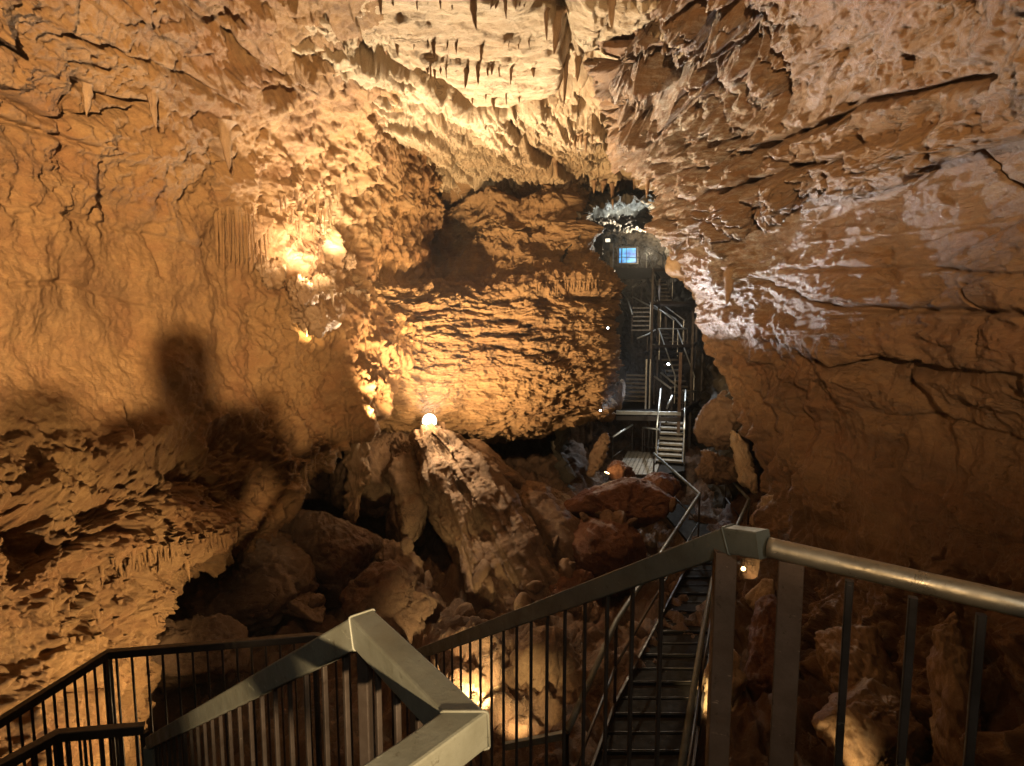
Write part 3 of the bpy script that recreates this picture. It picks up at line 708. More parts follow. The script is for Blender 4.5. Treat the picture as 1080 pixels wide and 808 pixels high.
rock_obj('boulder', P(565, 740, 7.4), (1.0, 1.0, 1.8), (0.1, 0.2, 0.7), M['boulder'], 'brown upright rock between the yellow lit rock and the walkway', seed=19, res=120)
rock_obj('boulder', P(600, 640, 9.2), (1.3, 1.1, 1.2), (0.4, 0.1, 0.7), M['red'], 'dark red boulder tucked behind the long sloping handrail', seed=20, res=110)
# the right-hand foot of the cave
rock_bar('boulder', P(885, 660, 6.6), P(965, 830, 5.2), 0.75, 0.8, M['drip'], 'yellow-lit flowstone buttress behind the platform balusters on the right', seed=21, res=170, rough=0.09)
rock_obj('boulder', P(915, 770, 5.4), (0.9, 0.9, 0.9), (0.3, 0.5, 0.2), M['drip'], 'smooth yellow-lit rock lowest on the right behind the balusters', seed=22, res=120)
rock_bar('boulder', P(1000, 640, 5.4), P(1012, 820, 4.8), 0.4, 0.5, M['drip'], 'dark rib of rock at the far right behind the platform railing', seed=23, res=110)
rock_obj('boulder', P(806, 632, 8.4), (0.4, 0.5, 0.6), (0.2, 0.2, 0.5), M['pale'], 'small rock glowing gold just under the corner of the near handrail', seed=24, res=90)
rock_bar('boulder', P(812, 640, 7.6), P(795, 760, 6.4), 0.5, 0.6, M['red'], 'reddish rock seen between the two platform posts', seed=25, res=110)
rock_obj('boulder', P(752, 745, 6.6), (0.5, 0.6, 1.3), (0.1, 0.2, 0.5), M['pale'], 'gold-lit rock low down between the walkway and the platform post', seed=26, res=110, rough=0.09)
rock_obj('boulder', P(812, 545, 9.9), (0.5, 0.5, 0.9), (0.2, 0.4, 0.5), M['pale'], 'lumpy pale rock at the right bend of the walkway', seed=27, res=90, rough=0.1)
# right of the staircases
rock_obj('boulder', P(766, 440, 13.8), (1.3, 1.2, 1.7), (0.1, 0.1, 0.3), M['boulder'], 'big dim square boulder right of the staircase decks', seed=28, res=120)
rock_bar('boulder', P(775, 455, 12.2), P(792, 520, 11.2), 0.35, 0.4, M['pale'], 'thin crooked pale rock rib right of the square boulder', seed=29, res=80, rough=0.1)
rock_obj('boulder', P(757, 495, 12.0), (0.9, 0.7, 0.7), (0.4, 0.2, 0.1), M['boulder'], 'jumble of pale knobbly rock right of the lower flight', seed=30, res=90, rough=0.14)
rock_obj('boulder', P(718, 276, 10.6), (0.62, 0.6, 0.75), (0.1, 0.1, 0.2), M['pale'], 'smooth pinkish rock face hanging at the edge of the right wall', cat='rock', seed=31, res=90, rough=0.04)
rock_bar('boulder', P(640, 455, 13.4), P(622, 505, 12.9), 0.28, 0.32, M['boulder'], 'pale crumbly rock at the right side of the black recess', seed=32, res=80, rough=0.12)
rock_bar('boulder', P(655, 402, 16.2), P(650, 432, 15.9), 0.32, 0.34, M['boulder'], 'dim rock leaning at the left end of the upper deck', seed=33, res=70)
rock_bar('drip_column', P(382, 440, 10.3), P(374, 540, 9.8), 0.42, 0.42, M['drip'], 'ragged lit drip column hanging beside the dark hole in the left wall', cat='drip column', seed=34, res=90, rough=0.13)
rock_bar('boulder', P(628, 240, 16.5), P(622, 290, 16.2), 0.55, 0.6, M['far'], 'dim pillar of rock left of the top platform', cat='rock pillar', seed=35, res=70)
stone = rock_obj('stone', P(560, 690, 8.6), (0.3, 0.25, 0.2), (0, 0, 0), M['boulder'], 'small loose stone lying among the boulders of the central pile', cat='stone', seed=60, res=40, group='loose stones among the boulders')
rs_ = random.Random(21)
for k in range(70):
    px_, py_ = rs_.uniform(200, 720), rs_.uniform(560, 700)
    d_ = 11.5 - (py_ - 540) / 160 * 3.6
    st_ = stone.copy(); COL.objects.link(st_)
    st_.location = P(px_, py_, d_); q_ = rs_.uniform(.5, 1.7)
    st_.scale = (q_ * rs_.uniform(.7, 1.3), q_ * rs_.uniform(.7, 1.3), q_ * rs_.uniform(.7, 1.2))
    st_.rotation_euler = (rs_.uniform(0, 6), rs_.uniform(0, 6), rs_.uniform(0, 6))
    st_['drop'] = 1
# stalagmites on the lit shelf of the left wall
bpy.context.view_layer.update()
_dg = bpy.context.evaluated_depsgraph_get()
def near(px, py, off):
    """A point off metres in front of the rock seen at a pixel."""
    r = P(px, py, 10).normalized()
    ok, loc, *_ = SC.ray_cast(_dg, Vector((0, 0, 0)), r)
    return loc - r * off
def stalagmite(px, py, off, w, h, seed, label, mat='drip'):
    rock_obj('stalagmite', near(px, py, off), (w, w, h), (0, 0, seed), M[mat], label, cat='stalagmite', seed=seed, res=80, cuts=12, rough=0.2, stretch=(1.5, 1.5, .5), soft=9)
SHELF = [near(321, 282, 0.26), near(354, 262, 0.26), near(300, 283, 0.2), near(326, 358, 0.22)]
SHELF_AIM = [near(322, 235, -0.1), near(350, 225, -0.1), near(296, 250, -0.1), near(330, 330, -0.1)]
WASH = near(338, 300, 1.1); WASH_AIM = near(318, 215, 0)
NICHE = [near(490, 722, 0.75) + Vector((.25, 0, -.25)), near(545, 760, 0.5), near(795, 606, 0.3), near(746, 742, 0.35)]
NICHE_AIM = [near(490, 712, -.2), near(545, 745, -.2), near(795, 600, -.2), near(746, 735, -.2)]
stalagmite(286, 288, 0.22, 0.40, 0.60, 41, 'rounded orange-lit stalagmite, left end of the lamp-lit shelf on the left wall')
stalagmite(318, 305, 0.42, 0.48, 0.42, 42, 'low dark dome in front of the brightest lamp on the left wall shelf')
stalagmite(343, 302, 0.36, 0.34, 0.38, 43, 'small brown dome just right of the brightest lamp on the left wall shelf')
stalagmite(369, 275, 0.2, 0.26, 0.28, 44, 'little round stone knob under the cool white glow on the left wall')
stalagmite(333, 336, 0.2, 0.70, 0.42, 45, 'broad smooth dome below the lamp-lit shelf')

# ------------------------------------------------------------------ dripstone
def drip_mesh(name, length, rad, seed, mat):
    r = random.Random(seed)
    nv, nu = 14, 10
    pts = np.zeros((nv, nu, 3))
    bx, by = r.uniform(-.12, .12), r.uniform(-.12, .12)
    for i in range(nv):
        t = i / (nv - 1)
        rr = rad * ((1 - t) ** 0.75 * 0.86 + 0.14 * (1 - t ** 8)) * (1 + 0.16 * math.sin(t * 17 + seed) * (1 - t)) + 0.001
        if i == 0: rr *= 1.5
        for j in range(nu):
            a = 2 * math.pi * j / nu
            k = 1 + 0.18 * math.sin(a * 2 + seed) + 0.1 * r.uniform(-1, 1)
            pts[i, j] = (rr * k * math.cos(a) + bx * length * t * t * .5, rr * k * math.sin(a) + by * length * t * t * .5, -length * t)
    o = grid_mesh(name, pts, mat, close_u=True)
    return o

class RaySurf:
    def __init__(self): self.dg = bpy.context.evaluated_depsgraph_get()
    def hit(self, origin, direc, dist=50):
        ok, loc, nrm, idx, ob, _ = SC.ray_cast(self.dg, origin, direc, distance=dist)
        return (loc, ob) if ok else (None, None)
bpy.context.view_layer.update()
RAY = RaySurf()
for o in [o for o in COL.objects if 'drop' in o]:          # let the loose stones lie on what is under them
    del o['drop']; o.hide_viewport = True
bpy.context.view_layer.update(); RAY = RaySurf()
for o in [o for o in COL.objects if o.hide_viewport]:
    loc, ob = RAY.hit(Vector(o.location) + Vector((0, 0, 1.0)), Vector((0, 0, -1)))
    if loc is not None: o.location = loc + Vector((0, 0, 0.05))
    o.hide_viewport = False
def under(px, py, fallback):
    """The rock seen at a pixel: where a drip hangs."""
    loc, ob = RAY.hit(Vector((0, 0, 0)), P(px, py, 10).normalized())
    return loc if loc is not None else P(px, py, fallback)

PROTO = [drip_mesh('stalactite', 1.0, 0.09, k, M['drip']) for k in range(5)]
_used = set()
def stalactite(px, py, lpx, wpx, label, group=None, mat=None, cat='stalactite'):
    top = under(px, py, 9)
    yc = top.y
    L, R_ = lpx * yc / F, max(wpx, 1.2) * yc / F / 2
    k = random.randrange(5)
    if k in _used:
        o = PROTO[k].copy(); COL.objects.link(o)
    else:
        o = PROTO[k]; _used.add(k)
    if mat is not None and o.data.materials[0] != mat:
        o.data = o.data.copy(); o.data.materials[0] = mat
    o.name = 'stalactite'
    o.location = top + Vector((0, 0, 0.04))
    o.scale = (R_ / 0.09, R_ / 0.09, L + 0.05)
    o.rotation_euler = (0, 0, random.uniform(0, 6.28))
    return tag(o, label, cat, group)

for x, y, l, w, lb in ((499, 2, 25, 8, 'thickest dark stalactite of the front row on the pale ceiling'),
                       (401, 0, 14, 4, 'short stalactite alone at the left end of the front ceiling row'),
                       (533, 2, 16, 4, 'slender stalactite right of the thickest one in the front ceiling row'),
                       (508, 47, 18, 4.5, 'longest stalactite of the second ceiling row'),
                       (457, 46, 14, 4.5, 'stout stalactite in the left half of the second ceiling row'),
                       (588, 14, 38, 11, 'big dark double-lobed stalactite hanging from the ceiling hole'),
                       (576, 14, 26, 6, 'narrow stalactite close against the big dark double-lobed one'),
                       (597, 62, 46, 6, 'long dark dripstone rib down the right side of the ceiling fissure'),
                       (610, 60, 24, 7, 'short ragged dripstone beside the long dark rib'),
                       (645, 0, 28, 9, 'broad brown stalactite at the top edge next to the pitted right wall'),
                       (586, 170, 16, 7, 'small stub of dripstone over the gap between back wall and ceiling'),
                       (492, 73, 19, 7, 'pointed pale stalactite in the middle of the third ceiling row'),
                       (504, 70, 17, 5, 'narrow brown stalactite in the middle of the third ceiling row'),
                       (646, 196, 24, 5, 'long straight stalactite over the far passage'),
                       (683, 192, 16, 6, 'short fat stalactite at the right over the far passage'),
                       (636, 194, 9, 5, 'stubby stalactite left of the long straight one over the far passage'),
                       (237, 132, 44, 12, 'dark crooked dripstone blade high on the left wall'),
                       (160, 98, 34, 9, 'slim hanging dripstone high up on the left wall'),
                       (92, 88, 30, 10, 'short blunt dripstone high on the far left wall'),
                       (770, 285, 36, 12, 'orange hanging stone finger on the right wall near the pale crust')):
    stalactite(x, y, l, w, lb)
for xs_, yy, ln, lb, gp in (((415, 440, 463, 478, 519, 525, 543, 549, 556), 3, (4, 9), 'tiny stalactite in the front row on the pale ceiling', 'tiny drips of the front ceiling row'),
                            ((419, 434, 450, 472, 480, 537, 549, 557), 46, (5, 11), 'small stalactite in the second row on the pale ceiling', 'small drips of the second ceiling row'),
                            ((450, 455, 460, 466, 472, 512, 517, 525, 540, 563), 72, (5, 13), 'small stalactite in the third row on the pale ceiling', 'small drips of the third ceiling row'),
                            ((500, 515, 522, 536, 545), 102, (4, 10), 'tiny stalactite along the lip of the long ceiling fissure', 'tiny drips along the ceiling fissure'),
                            ((601, 606, 613, 618, 623, 606, 612), 145, (8, 18), 'ragged drip on the rib right of the ceiling fissure', 'ragged drips by the ceiling fissure'),
                            ((628, 641, 652, 658, 668, 675), 193, (4, 9), 'short drip over the far passage', 'short drips over the far passage')):
    for x in xs_:
        stalactite(x + random.uniform(-3, 3), yy + random.uniform(-3, 3), random.uniform(ln[0] * .7, ln[1] * 1.2) * random.choice((.6, 1, 1)), random.uniform(1.6, 5.0), lb, gp)
for k in range(22):     # fringe on the back wall ledge
    stalactite(566 + k * 3.3 + random.uniform(-1, 1), 298 + random.uniform(-1, 2), random.uniform(6, 14), 3.2, 'thin drip in the fringe under the ledge at the right of the back wall', 'fringe under the back wall ledge', M['back'])
for k in range(44):     # fringe along the foot of the left overhang
    t = k / 43
    x, y = 120 + 130 * t + random.uniform(-2, 2), 592 - 34 * t + random.uniform(-6, 6)
    stalactite(x, y, random.uniform(6, 24), random.uniform(3, 7), 'thin drip in the fringe along the foot of the left overhang', 'fringe along the left overhang', M['left'])
for k in range(40):     # fringe up the slanting edge of the left overhang
    t = k / 39
    x, y = 250 + 128 * t + random.uniform(-5, 4), 545 - 95 * t + random.uniform(-24, 4)
    stalactite(x, y, random.uniform(8, 26), random.uniform(3, 6.5), 'thin drip in the fringe climbing the slanting edge of the left overhang', 'fringe up the slanting overhang edge', M['left'])
for k in range(36):     # scattered drips on the lit lower wall
    x = random.uniform(20, 200); y = 690 - 0.52 * x + random.uniform(-40, 50)
    stalactite(x, y, random.uniform(8, 22), random.uniform(3, 7), 'small drip scattered over the lit lower part of the left wall', 'scattered drips low on the left wall', M['left'])
for k in range(16):     # drapery beside the shelf
    stalactite(228 + k * 3.6 + random.uniform(-1, 1), 225 + random.uniform(-8, 8), random.uniform(40, 62), random.uniform(3, 5), 'long thin flowstone pipe left of the lamp-lit shelf', 'flowstone pipes on the left wall', M['left'])
for k in range(10):
    stalactite(350 + k * 4.2, 309 + random.uniform(-4, 4), random.uniform(12, 24), random.uniform(3, 6), 'short drip in the cluster right of the broad smooth dome', 'drips right of the smooth dome', M['pale'])
for k in range(18):
    stalactite(296 + k * 3.6 + random.uniform(-3, 3), 212 + random.uniform(-22, 26), random.uniform(8, 30), random.uniform(2.5, 6), 'brown drip on the bright rock above the lamps of the left wall shelf', 'drips over the lamp-lit shelf', M['left'])

# ------------------------------------------------------------------ METALWORK
def tube_rect(path, w, h, up=Vector((0, 0, 1)), bevel=0.004):
    """Mitred rectangular tube along a path: (verts, faces). w across, h along up."""
    path = [Vector(p) for p in path]
    prof = []
    for sx, sy in ((-1, -1), (1, -1), (1, 1), (-1, 1)):
        cx_, cy_ = sx * (w / 2 - bevel), sy * (h / 2 - bevel)
        a0 = {(-1, -1): 180, (1, -1): 270, (1, 1): 0, (-1, 1): 90}[(sx, sy)]
        for a in (0, 45, 90):
            r = math.radians(a0 + a)
            prof.append((cx_ + bevel * math.cos(r), cy_ + bevel * math.sin(r)))
    verts, faces = [], []
    n = len(path); k = len(prof)
    for i, p in enumerate(path):
        din = (p - path[i - 1]).normalized() if i > 0 else None
        dout = (path[i + 1] - p).normalized() if i < n - 1 else None
        t = (din or dout) if (din is None or dout is None) else (din + dout).normalized()
        ref = dout or din
        side = ref.cross(up).normalized(); uu = side.cross(ref).normalized()
        # project the profile of the segment onto the mitre plane
        for (x, y) in prof:
            q = side * x + uu * y
            s = -(q.dot(t)) / ref.dot(t)
            verts.append(p + q + ref * s)
    for i in range(n - 1):
        for j in range(k):
            a, b = i * k + j, i * k + (j + 1) % k
            faces.append((a, b, b + k, a + k))
    faces.append(tuple(range(k))[::-1]); faces.append(tuple(range((n - 1) * k, n * k)))
    return verts, faces

def tube_round(path, r, seg=14):
    path = [Vector(p) for p in path]
    verts, faces = [], []
    for i, p in enumerate(path):
        d = (path[min(i + 1, len(path) - 1)] - path[max(i - 1, 0)]).normalized()
        a = d.cross(Vector((0, 0, 1)))
        a = a.normalized() if a.length > 1e-4 else Vector((1, 0, 0))
        b = d.cross(a).normalized()
        for j in range(seg):
            t = 2 * math.pi * j / seg
            verts.append(p + a * (r * math.cos(t)) + b * (r * math.sin(t)))
    for i in range(len(path) - 1):
        for j in range(seg):
            x, y = i * seg + j, i * seg + (j + 1) % seg
            faces.append((x, y, y + seg, x + seg))
    faces.append(tuple(range(seg))[::-1]); faces.append(tuple(range((len(path) - 1) * seg, len(path) * seg)))
    return verts, faces

def part_rect(name, path, w, h, mat, parent, up=Vector((0, 0, 1))):
    v, f = tube_rect(path, w, h, up)
    return link_mesh(name, v, f, mat, parent)

def part_round(name, path, r, mat, parent, seg=14):
    v, f = tube_round(path, r, seg)
    return link_mesh(name, v, f, mat, parent, True)

def vbar(name, top, bottom, w, mat, parent, w2=None, face=None):
    """A vertical square bar."""
    up = Vector(face) if face is not None else Vector((0.3, 1, 0)).normalized()
    v, f = tube_rect([bottom, top], w, w2 or w, up, min(0.003, w * .2))
    return link_mesh(name, v, f, mat, parent)

def lerp(a, b, t): return Vector(a) * (1 - t) + Vector(b) * t

def balusters(parent, a, b, n, drop, w, mat=None, skip=0.0, off=0.03):
    for i in range(n):
        t = skip + (1 - 2 * skip) * (i + 0.5) / n
        p = lerp(a, b, t)
        d = (Vector(b) - Vector(a)); d.z = 0
        vbar('baluster', p - Vector((0, 0, off)), p - Vector((0, 0, drop)), w, mat or M['bar'], parent, face=d.normalized())

DZ = lambda z: Vector((0, 0, z))
# --- the stair railing on the right of the descending flight (A) and its corner
A3, A1, A2 = P(436, 692, 3.6), P(772, 569, 1.37), P(806, 574, 1.29)
ra = empty('stair_railing', A1 - DZ(1.07), 'grey-green railing rising from lower left to the bare pipe, far side of the stair', 'railing')
part_rect('handrail', [A3, A1, A2], 0.045, 0.062, M['steel'], ra)
balusters(ra, A3, lerp(A3, A1, 0.93), 19, 0.95, 0.011)
part_rect('bottom_rail', [A3 - DZ(0.96), lerp(A3, A1, 0.97) - DZ(0.96)], 0.03, 0.03, M['bar'], ra)
vbar('post', A1 - DZ(.03) + Vector((-.012, .01, 0)), A1 - DZ(1.07) + Vector((-.012, .01, 0)), 0.05, M['post'], ra, face=(0.2, 1, 0))
vbar('post', A3 - DZ(.03), A3 - DZ(1.07), 0.05, M['post'], ra)
# --- the platform railing with the round pipe on the right
R0, R1 = P(810, 577, 1.285), P(1240, 676, 0.93)
rp = empty('platform_railing', R0 - DZ(1.07), 'platform railing on the right topped by a bare shiny steel pipe', 'railing')
part_round('pipe_handrail', [lerp(R0, R1, t) for t in (0, .02, .25, .5, .75, 1)], 0.0225, M['pipe'], rp, 20)
pq = P(835, 590, 1.27)
vbar('post', pq, pq - DZ(1.0), 0.052, M['post'], rp, face=(0.5, 1, 0))
wp = part_rect('bracket', [P(822, 583, 1.27), P(850, 592, 1.25)], 0.03, 0.008, M['galv'], rp)
for x, y, d in ((896, 612, 1.21), (963, 630, 1.13), (1035, 648, 1.06), (1112, 665, 1.0)):
    vbar('baluster', P(x, y, d), P(x, y, d) - DZ(0.95), 0.016, M['bar'], rp, face=(0.5, 1, 0))
# --- the near railing B with its returned corner
B3, B0, B1, B2, B4 = P(160, 782, 2.45), P(384, 664, 0.98), P(490, 770, 0.72), P(430, 814, 0.655), P(300, 905, 0.55)
rb = empty('stair_railing', B0 - DZ(1.07), 'nearest grey-green railing with a returned corner, on the near side of the descending stair', 'railing')
part_rect('handrail', [B3, B0, B1, B2, B4], 0.046, 0.052, M['steel'], rb)
balusters(rb, B3, B0, 21, 0.95, 0.010, skip=0.015)
balusters(rb, B0, B1, 4, 0.95, 0.010, skip=0.05)
part_rect('bottom_rail', [B3 - DZ(0.96), B0 - DZ(0.96)], 0.03, 0.03, M['bar'], rb)
vbar('post', B0 - DZ(.03), B0 - DZ(1.07), 0.022, M['bar'], rb)
vbar('post', B3 - DZ(.02), B3 - DZ(1.07), 0.05, M['steel'], rb)
# --- landing railing beyond, and its near-side partner; dark steel paints in their silhouette shade
L0, L1, L2 = P(-70, 806, 2.75), P(114, 690, 3.55), P(332, 672, 3.78)
rl = empty('landing_railing', L0 - DZ(1.07), 'dark railing with thin bars round the lower landing in front of the left wall', 'railing')
part_rect('handrail', [L0, L1, L2, A3 + Vector((-.04, .03, 0))], 0.045, 0.05, M['bar'], rl)
balusters(rl, L0, L1, 15, 1.0, 0.013); balusters(rl, L1, L2, 14, 1.0, 0.013); balusters(rl, L2, A3, 7, 1.0, 0.013)
for q in (L0, L1, L2): vbar('post', q - DZ(.02), q - DZ(1.07), 0.03, M['bar'], rl)
K0, K1, K2 = P(-60, 842, 2.3), P(60, 776, 2.75), P(152, 768, 2.9)
rk = empty('landing_railing', K1 - DZ(1.07), 'shorter dark railing lowest at the left, in front of the thin-barred landing railing', 'railing')
part_rect('handrail', [K0, K1, K2], 0.045, 0.05, M['bar'], rk)
balusters(rk, K0, K1, 6, 1.0, 0.013); balusters(rk, K1, K2, 5, 1.0, 0.013)
for q in (K1, K2): vbar('post', q - DZ(.02), q - DZ(1.07), 0.03, M['bar'], rk)

def weld(parent, p, prev, nxt, w, h):
    """A bead of weld round a mitre."""
    v, f = tube_rect([prev, p, nxt], w + .002, h + .002)
    n = len(v) // 3
    ring = [v[n + k] for k in range(n)]
    ring.append(ring[0])
    part_round('weld', ring, 0.0022, M['steel'], parent, 6)
weld(ra, A1, A3, A2, 0.045, 0.062)
weld(rb, B0, B3, B1, 0.046, 0.052); weld(rb, B1, B0, B2, 0.046, 0.052)
for q_, hd in ((P(829, 588, 1.255), 0.006), (P(843, 592, 1.245), 0.006)):
    part_round('bolt', [q_ + DZ(.012), q_ - DZ(.006)], hd, M['galv'], rp, 6)

def slab(name, poly, z0, thick, mat, parent=None):
    v = [Vector((p[0], p[1], z0)) for p in poly] + [Vector((p[0], p[1], z0 - thick)) for p in poly]
    n = len(poly)
    f = [tuple(range(n)), tuple(range(2 * n - 1, n - 1, -1))] + [(i, n + i, n + (i + 1) % n, (i + 1) % n) for i in range(n)]
    return link_mesh(name, v, f, mat, parent)

DECK = -1.60
pd = empty('viewing_platform', (0.3, 0, DECK), 'steel viewing platform the near railings stand on', 'platform')
poly = [(A1.x, A1.y), (A2.x, A2.y + .02), (R1.x + .1, R1.y), (2.2, 0.2), (2.4, -5.0), (-1.9, -5.0), (B4.x - .2, B4.y - .2), (B2.x, B2.y), (B1.x, B1.y), (B0.x, B0.y)]
slab('deck', poly, DECK, 0.05, M['deck'], pd)
for x in (-1.2, 2.0):
    for y in (-4.6, 0.0): vbar('leg', Vector((x, y, DECK - .05)), Vector((x, y, -5.2)), 0.1, M['post'], pd)
# descending flight between A and B
sf = empty('stair_flight', lerp(A1, B0, .5) - DZ(1.1), 'dark steel stair going down between the two near railings', 'stairs')
for i in range(11):
    t0, t1 = i / 11, (i + 0.92) / 11
    a, b = lerp(A1, A3, t0), lerp(A1, A3, t1); c, d = lerp(B0, B3, t1), lerp(B0, B3, t0)
    z = A1.z - 1.07 - 0.15 * (i + 1) + 0.0
    slab('tread', [(a.x, a.y), (b.x, b.y), (c.x, c.y), (d.x, d.y)], z, 0.035, M['deck'], sf)
for s, (q0, q1) in enumerate(((A1, A3), (B0, B3))):
    part_rect('stringer', [q0 - DZ(1.16), q1 - DZ(1.16)], 0.02, 0.2, M['bar'], sf)
lz = A3.z - 1.07
ld = empty('stair_landing', (-1.4, 3.0, lz), 'dark steel landing at the foot of the near stair', 'landing')
slab('deck', [(A3.x + .05, A3.y), (L2.x, L2.y + .03), (L1.x, L1.y + .03), (L0.x, L0.y), (K0.x, K0.y), (K2.x, K2.y), (B3.x, B3.y)], lz - .03, 0.05, M['deck'], ld)
for q in (L1, L2, K1): vbar('leg', Vector((q.x, q.y, lz - .08)), Vector((q.x, q.y, -5.4)), 0.08, M['post'], ld)

# --- the long walkway to the far stairs
WL = [P(598, 772, 4.62), P(650, 655, 6.35), P(738, 521, 10.75)]
WR = [P(718, 812, 4.2), P(740, 674, 6.0), P(752, 610, 7.4), P(790, 527, 10.6)]
ww = empty('walkway', lerp(WL[0], WR[0], .5) - DZ(1.07), 'long dark stepped walkway leading from below the platform to the far stairs', 'walkway')
def at_y(path, y):
    for a, b in zip(path[:-1], path[1:]):
        if y <= b.y or b is path[-1]: return lerp(a, b, (y - a.y) / (b.y - a.y))
y = 4.0; k = 0
while y < 10.7:
    a, b, c, d = at_y(WL, y), at_y(WL, y + .26), at_y(WR, y + .26), at_y(WR, y)
    z = 0.5 * (a.z + d.z) - 1.05 - 0.012 * (k % 2)
    t = slab('tread', [(a.x, a.y), (b.x, b.y), (c.x, c.y), (d.x, d.y)], z, 0.04, M['deck'], ww)
    nz = [Vector((a.x, a.y + .01, z + .012)), Vector((d.x, d.y + .01, z + .012))]
    part_rect('nosing', nz, 0.012, 0.012, M['bar'], ww)
    y += .28; k += 1
for side, nm in ((WL, 'left'), (WR, 'right')):
    part_rect('stringer', [q - DZ(1.1) for q in side], 0.03, 0.22, M['bar'], ww)
def simple_railing(name, path, label, n_posts, mat_rail, drop=1.05, r=0.03, bars=0, group=None, posts_at=None):
    e = empty(name, Vector(path[0]) - DZ(drop), label, 'railing', group)
    part_round('handrail', path, r, mat_rail, e, 10)
    for i in posts_at if posts_at is not None else range(len(path)):
        vbar('post', Vector(path[i]), Vector(path[i]) - DZ(drop), 0.035, M['bar'], e)
    for a, b in zip(path[:-1], path[1:]):
        part_round('lower_rail', [Vector(a) - DZ(drop * .52), Vector(b) - DZ(drop * .52)], r * .55, M['bar'], e, 8)
        for i in range(bars):
            p = lerp(a, b, (i + .5) / bars)
            vbar('baluster', p, p - DZ(drop), 0.016, M['bar'], e)
    return e
wl2 = WL + [P(690, 479, 14.0)]
simple_railing('walkway_railing', wl2, 'left handrail of the long walkway, bending towards the plank landing', 4, M['steel'])
wr2 = WR + [P(766, 500, 13.0)]
simple_railing('walkway_railing', wr2, 'right handrail of the long walkway, bending beside the pale rocks', 4, M['steel'])
dz = WL[-1].z - 1.07
cw = empty('walkway', (3.7, 12, dz), 'short dark walkway between the walkway bend and the plank landing', 'walkway')
slab('deck', [(WL[-1].x, 10.7), (wl2[-1].x, 14.0), (wr2[-1].x + .1, 13.2), (WR[-1].x, 10.6)], dz - .06, 0.06, M['deck'], cw)
bm = empty('support_beam', P(560, 780, 4.9), 'thin teal-grey beam crossing behind the balusters at the walkway foot', 'beam')
part_rect('beam', [P(533, 787, 5.0), P(596, 775, 4.8)], 0.05, 0.06, M['steel'], bm)

# --- far decks and stairs
ZL = P(680, 492, 15.0).z
lo = empty('plank_landing', (3.4, 15.5, ZL), 'lower landing of pale planks below the lit deck', 'landing')
pa, pb, pc, pdp = P(648, 505, 14.2), P(692, 505, 14.2), P(700, 474, 16.6), P(662, 472, 16.8)
nb_ = 9
for i in range(nb_):
    a, b = lerp(pa, pb, i / nb_), lerp(pa, pb, (i + .86) / nb_)
    c, d = lerp(pdp, pc, (i + .86) / nb_), lerp(pdp, pc, i / nb_)
    slab('plank', [(a.x, a.y), (b.x, b.y), (c.x, c.y), (d.x, d.y)], ZL, 0.05, M['tread'], lo)
slab('deck', [(pb.x + .01, pb.y), (P(722, 490, 14.6).x, 14.6), (P(722, 480, 16.6).x, 16.6), (pc.x + .01, pc.y)], ZL - .01, 0.06, M['deck'], lo)
for q in (pa, pb, pdp): vbar('leg', Vector((q.x, q.y, ZL - .06)), Vector((q.x, q.y, -6)), 0.08, M['bar'], lo)
simple_railing('landing_railing', [P(646, 461, 15.6), P(667, 448, 16.8)], 'short bright handrail rising at the left of the plank landing', 2, M['galv'], bars=0)
simple_railing('landing_railing', [P(678, 451, 16.7), P(695, 453, 16.4)], 'short level handrail at the back of the plank landing', 2, M['galv'], bars=4)

def flight(a_bot, a_top, width, n, label, mat=M['tread'], rails=True, depth=0.24):
    a_bot, a_top = Vector(a_bot), Vector(a_top)
    e = empty('stair_flight', a_bot, label, 'stairs')
    run = a_top - a_bot; h = Vector((run.x, run.y, 0)); hd = h.normalized(); sd = Vector((hd.y, -hd.x, 0))
    for i in range(n):
        p = lerp(a_bot, a_top, (i + .5) / n)
        w = width / 2
        q = [p - sd * w - hd * depth / 2, p + sd * w - hd * depth / 2, p + sd * w + hd * depth / 2, p - sd * w + hd * depth / 2]
        slab('tread', [(k.x, k.y) for k in q], p.z, 0.05, mat, e)
    for s in (-1, 1):
        part_rect('stringer', [a_bot + sd * s * (width / 2 + .02) - DZ(.05), a_top + sd * s * (width / 2 + .02) - DZ(.05)], 0.025, 0.2, M['bar'], e)
        if rails:
            rr = [a_bot + sd * s * (width / 2 + .04) + DZ(.9), a_top + sd * s * (width / 2 + .04) + DZ(.9)]
            part_round('handrail', rr, 0.022, M['galv'], e, 8)
            for t in (0.04, 0.96): vbar('post', lerp(rr[0], rr[1], t), lerp(rr[0], rr[1], t) - DZ(.95), 0.03, M['galv'], e)
    return e
flight(P(706, 488, 15.2), P(709, 443, 17.0), 0.62, 8, 'lowest lit stair flight climbing from the plank landing to the deck')

ZU = P(690, 434, 16.8).z
ud = empty('stair_deck', (3.9, 17, ZU), 'upper deck with lit steel edge between the stair flights', 'platform')
e0, e1, e2, e3 = P(650, 433, 16.6), P(718, 437, 16.4), P(738, 425, 18.6), P(656, 420, 19.4)
slab('deck', [(e0.x, e0.y), (P(700, 435, 16.5).x, 16.55), (P(700, 428, 17.4).x, 17.4), (P(716, 428, 17.4).x, 17.4), (e1.x, e1.y), (e2.x, e2.y), (e3.x, e3.y)][0:1] + [(P(697, 435, 16.5).x, 16.55), (P(697, 428, 17.5).x, 17.6), (e2.x - .1, 17.6), (e2.x, e2.y), (e3.x, e3.y)], ZU - .02, 0.08, M['deck'], ud)
part_rect('edge_beam', [Vector((e0.x, e0.y, ZU)), Vector((e1.x, e1.y, ZU))], 0.06, 0.1, M['galv'], ud)
part_rect('edge_beam', [Vector((e0.x, e0.y + .02, ZU - .16)), Vector((e1.x, e1.y + .02, ZU - .16))], 0.06, 0.12, M['bar'], ud)
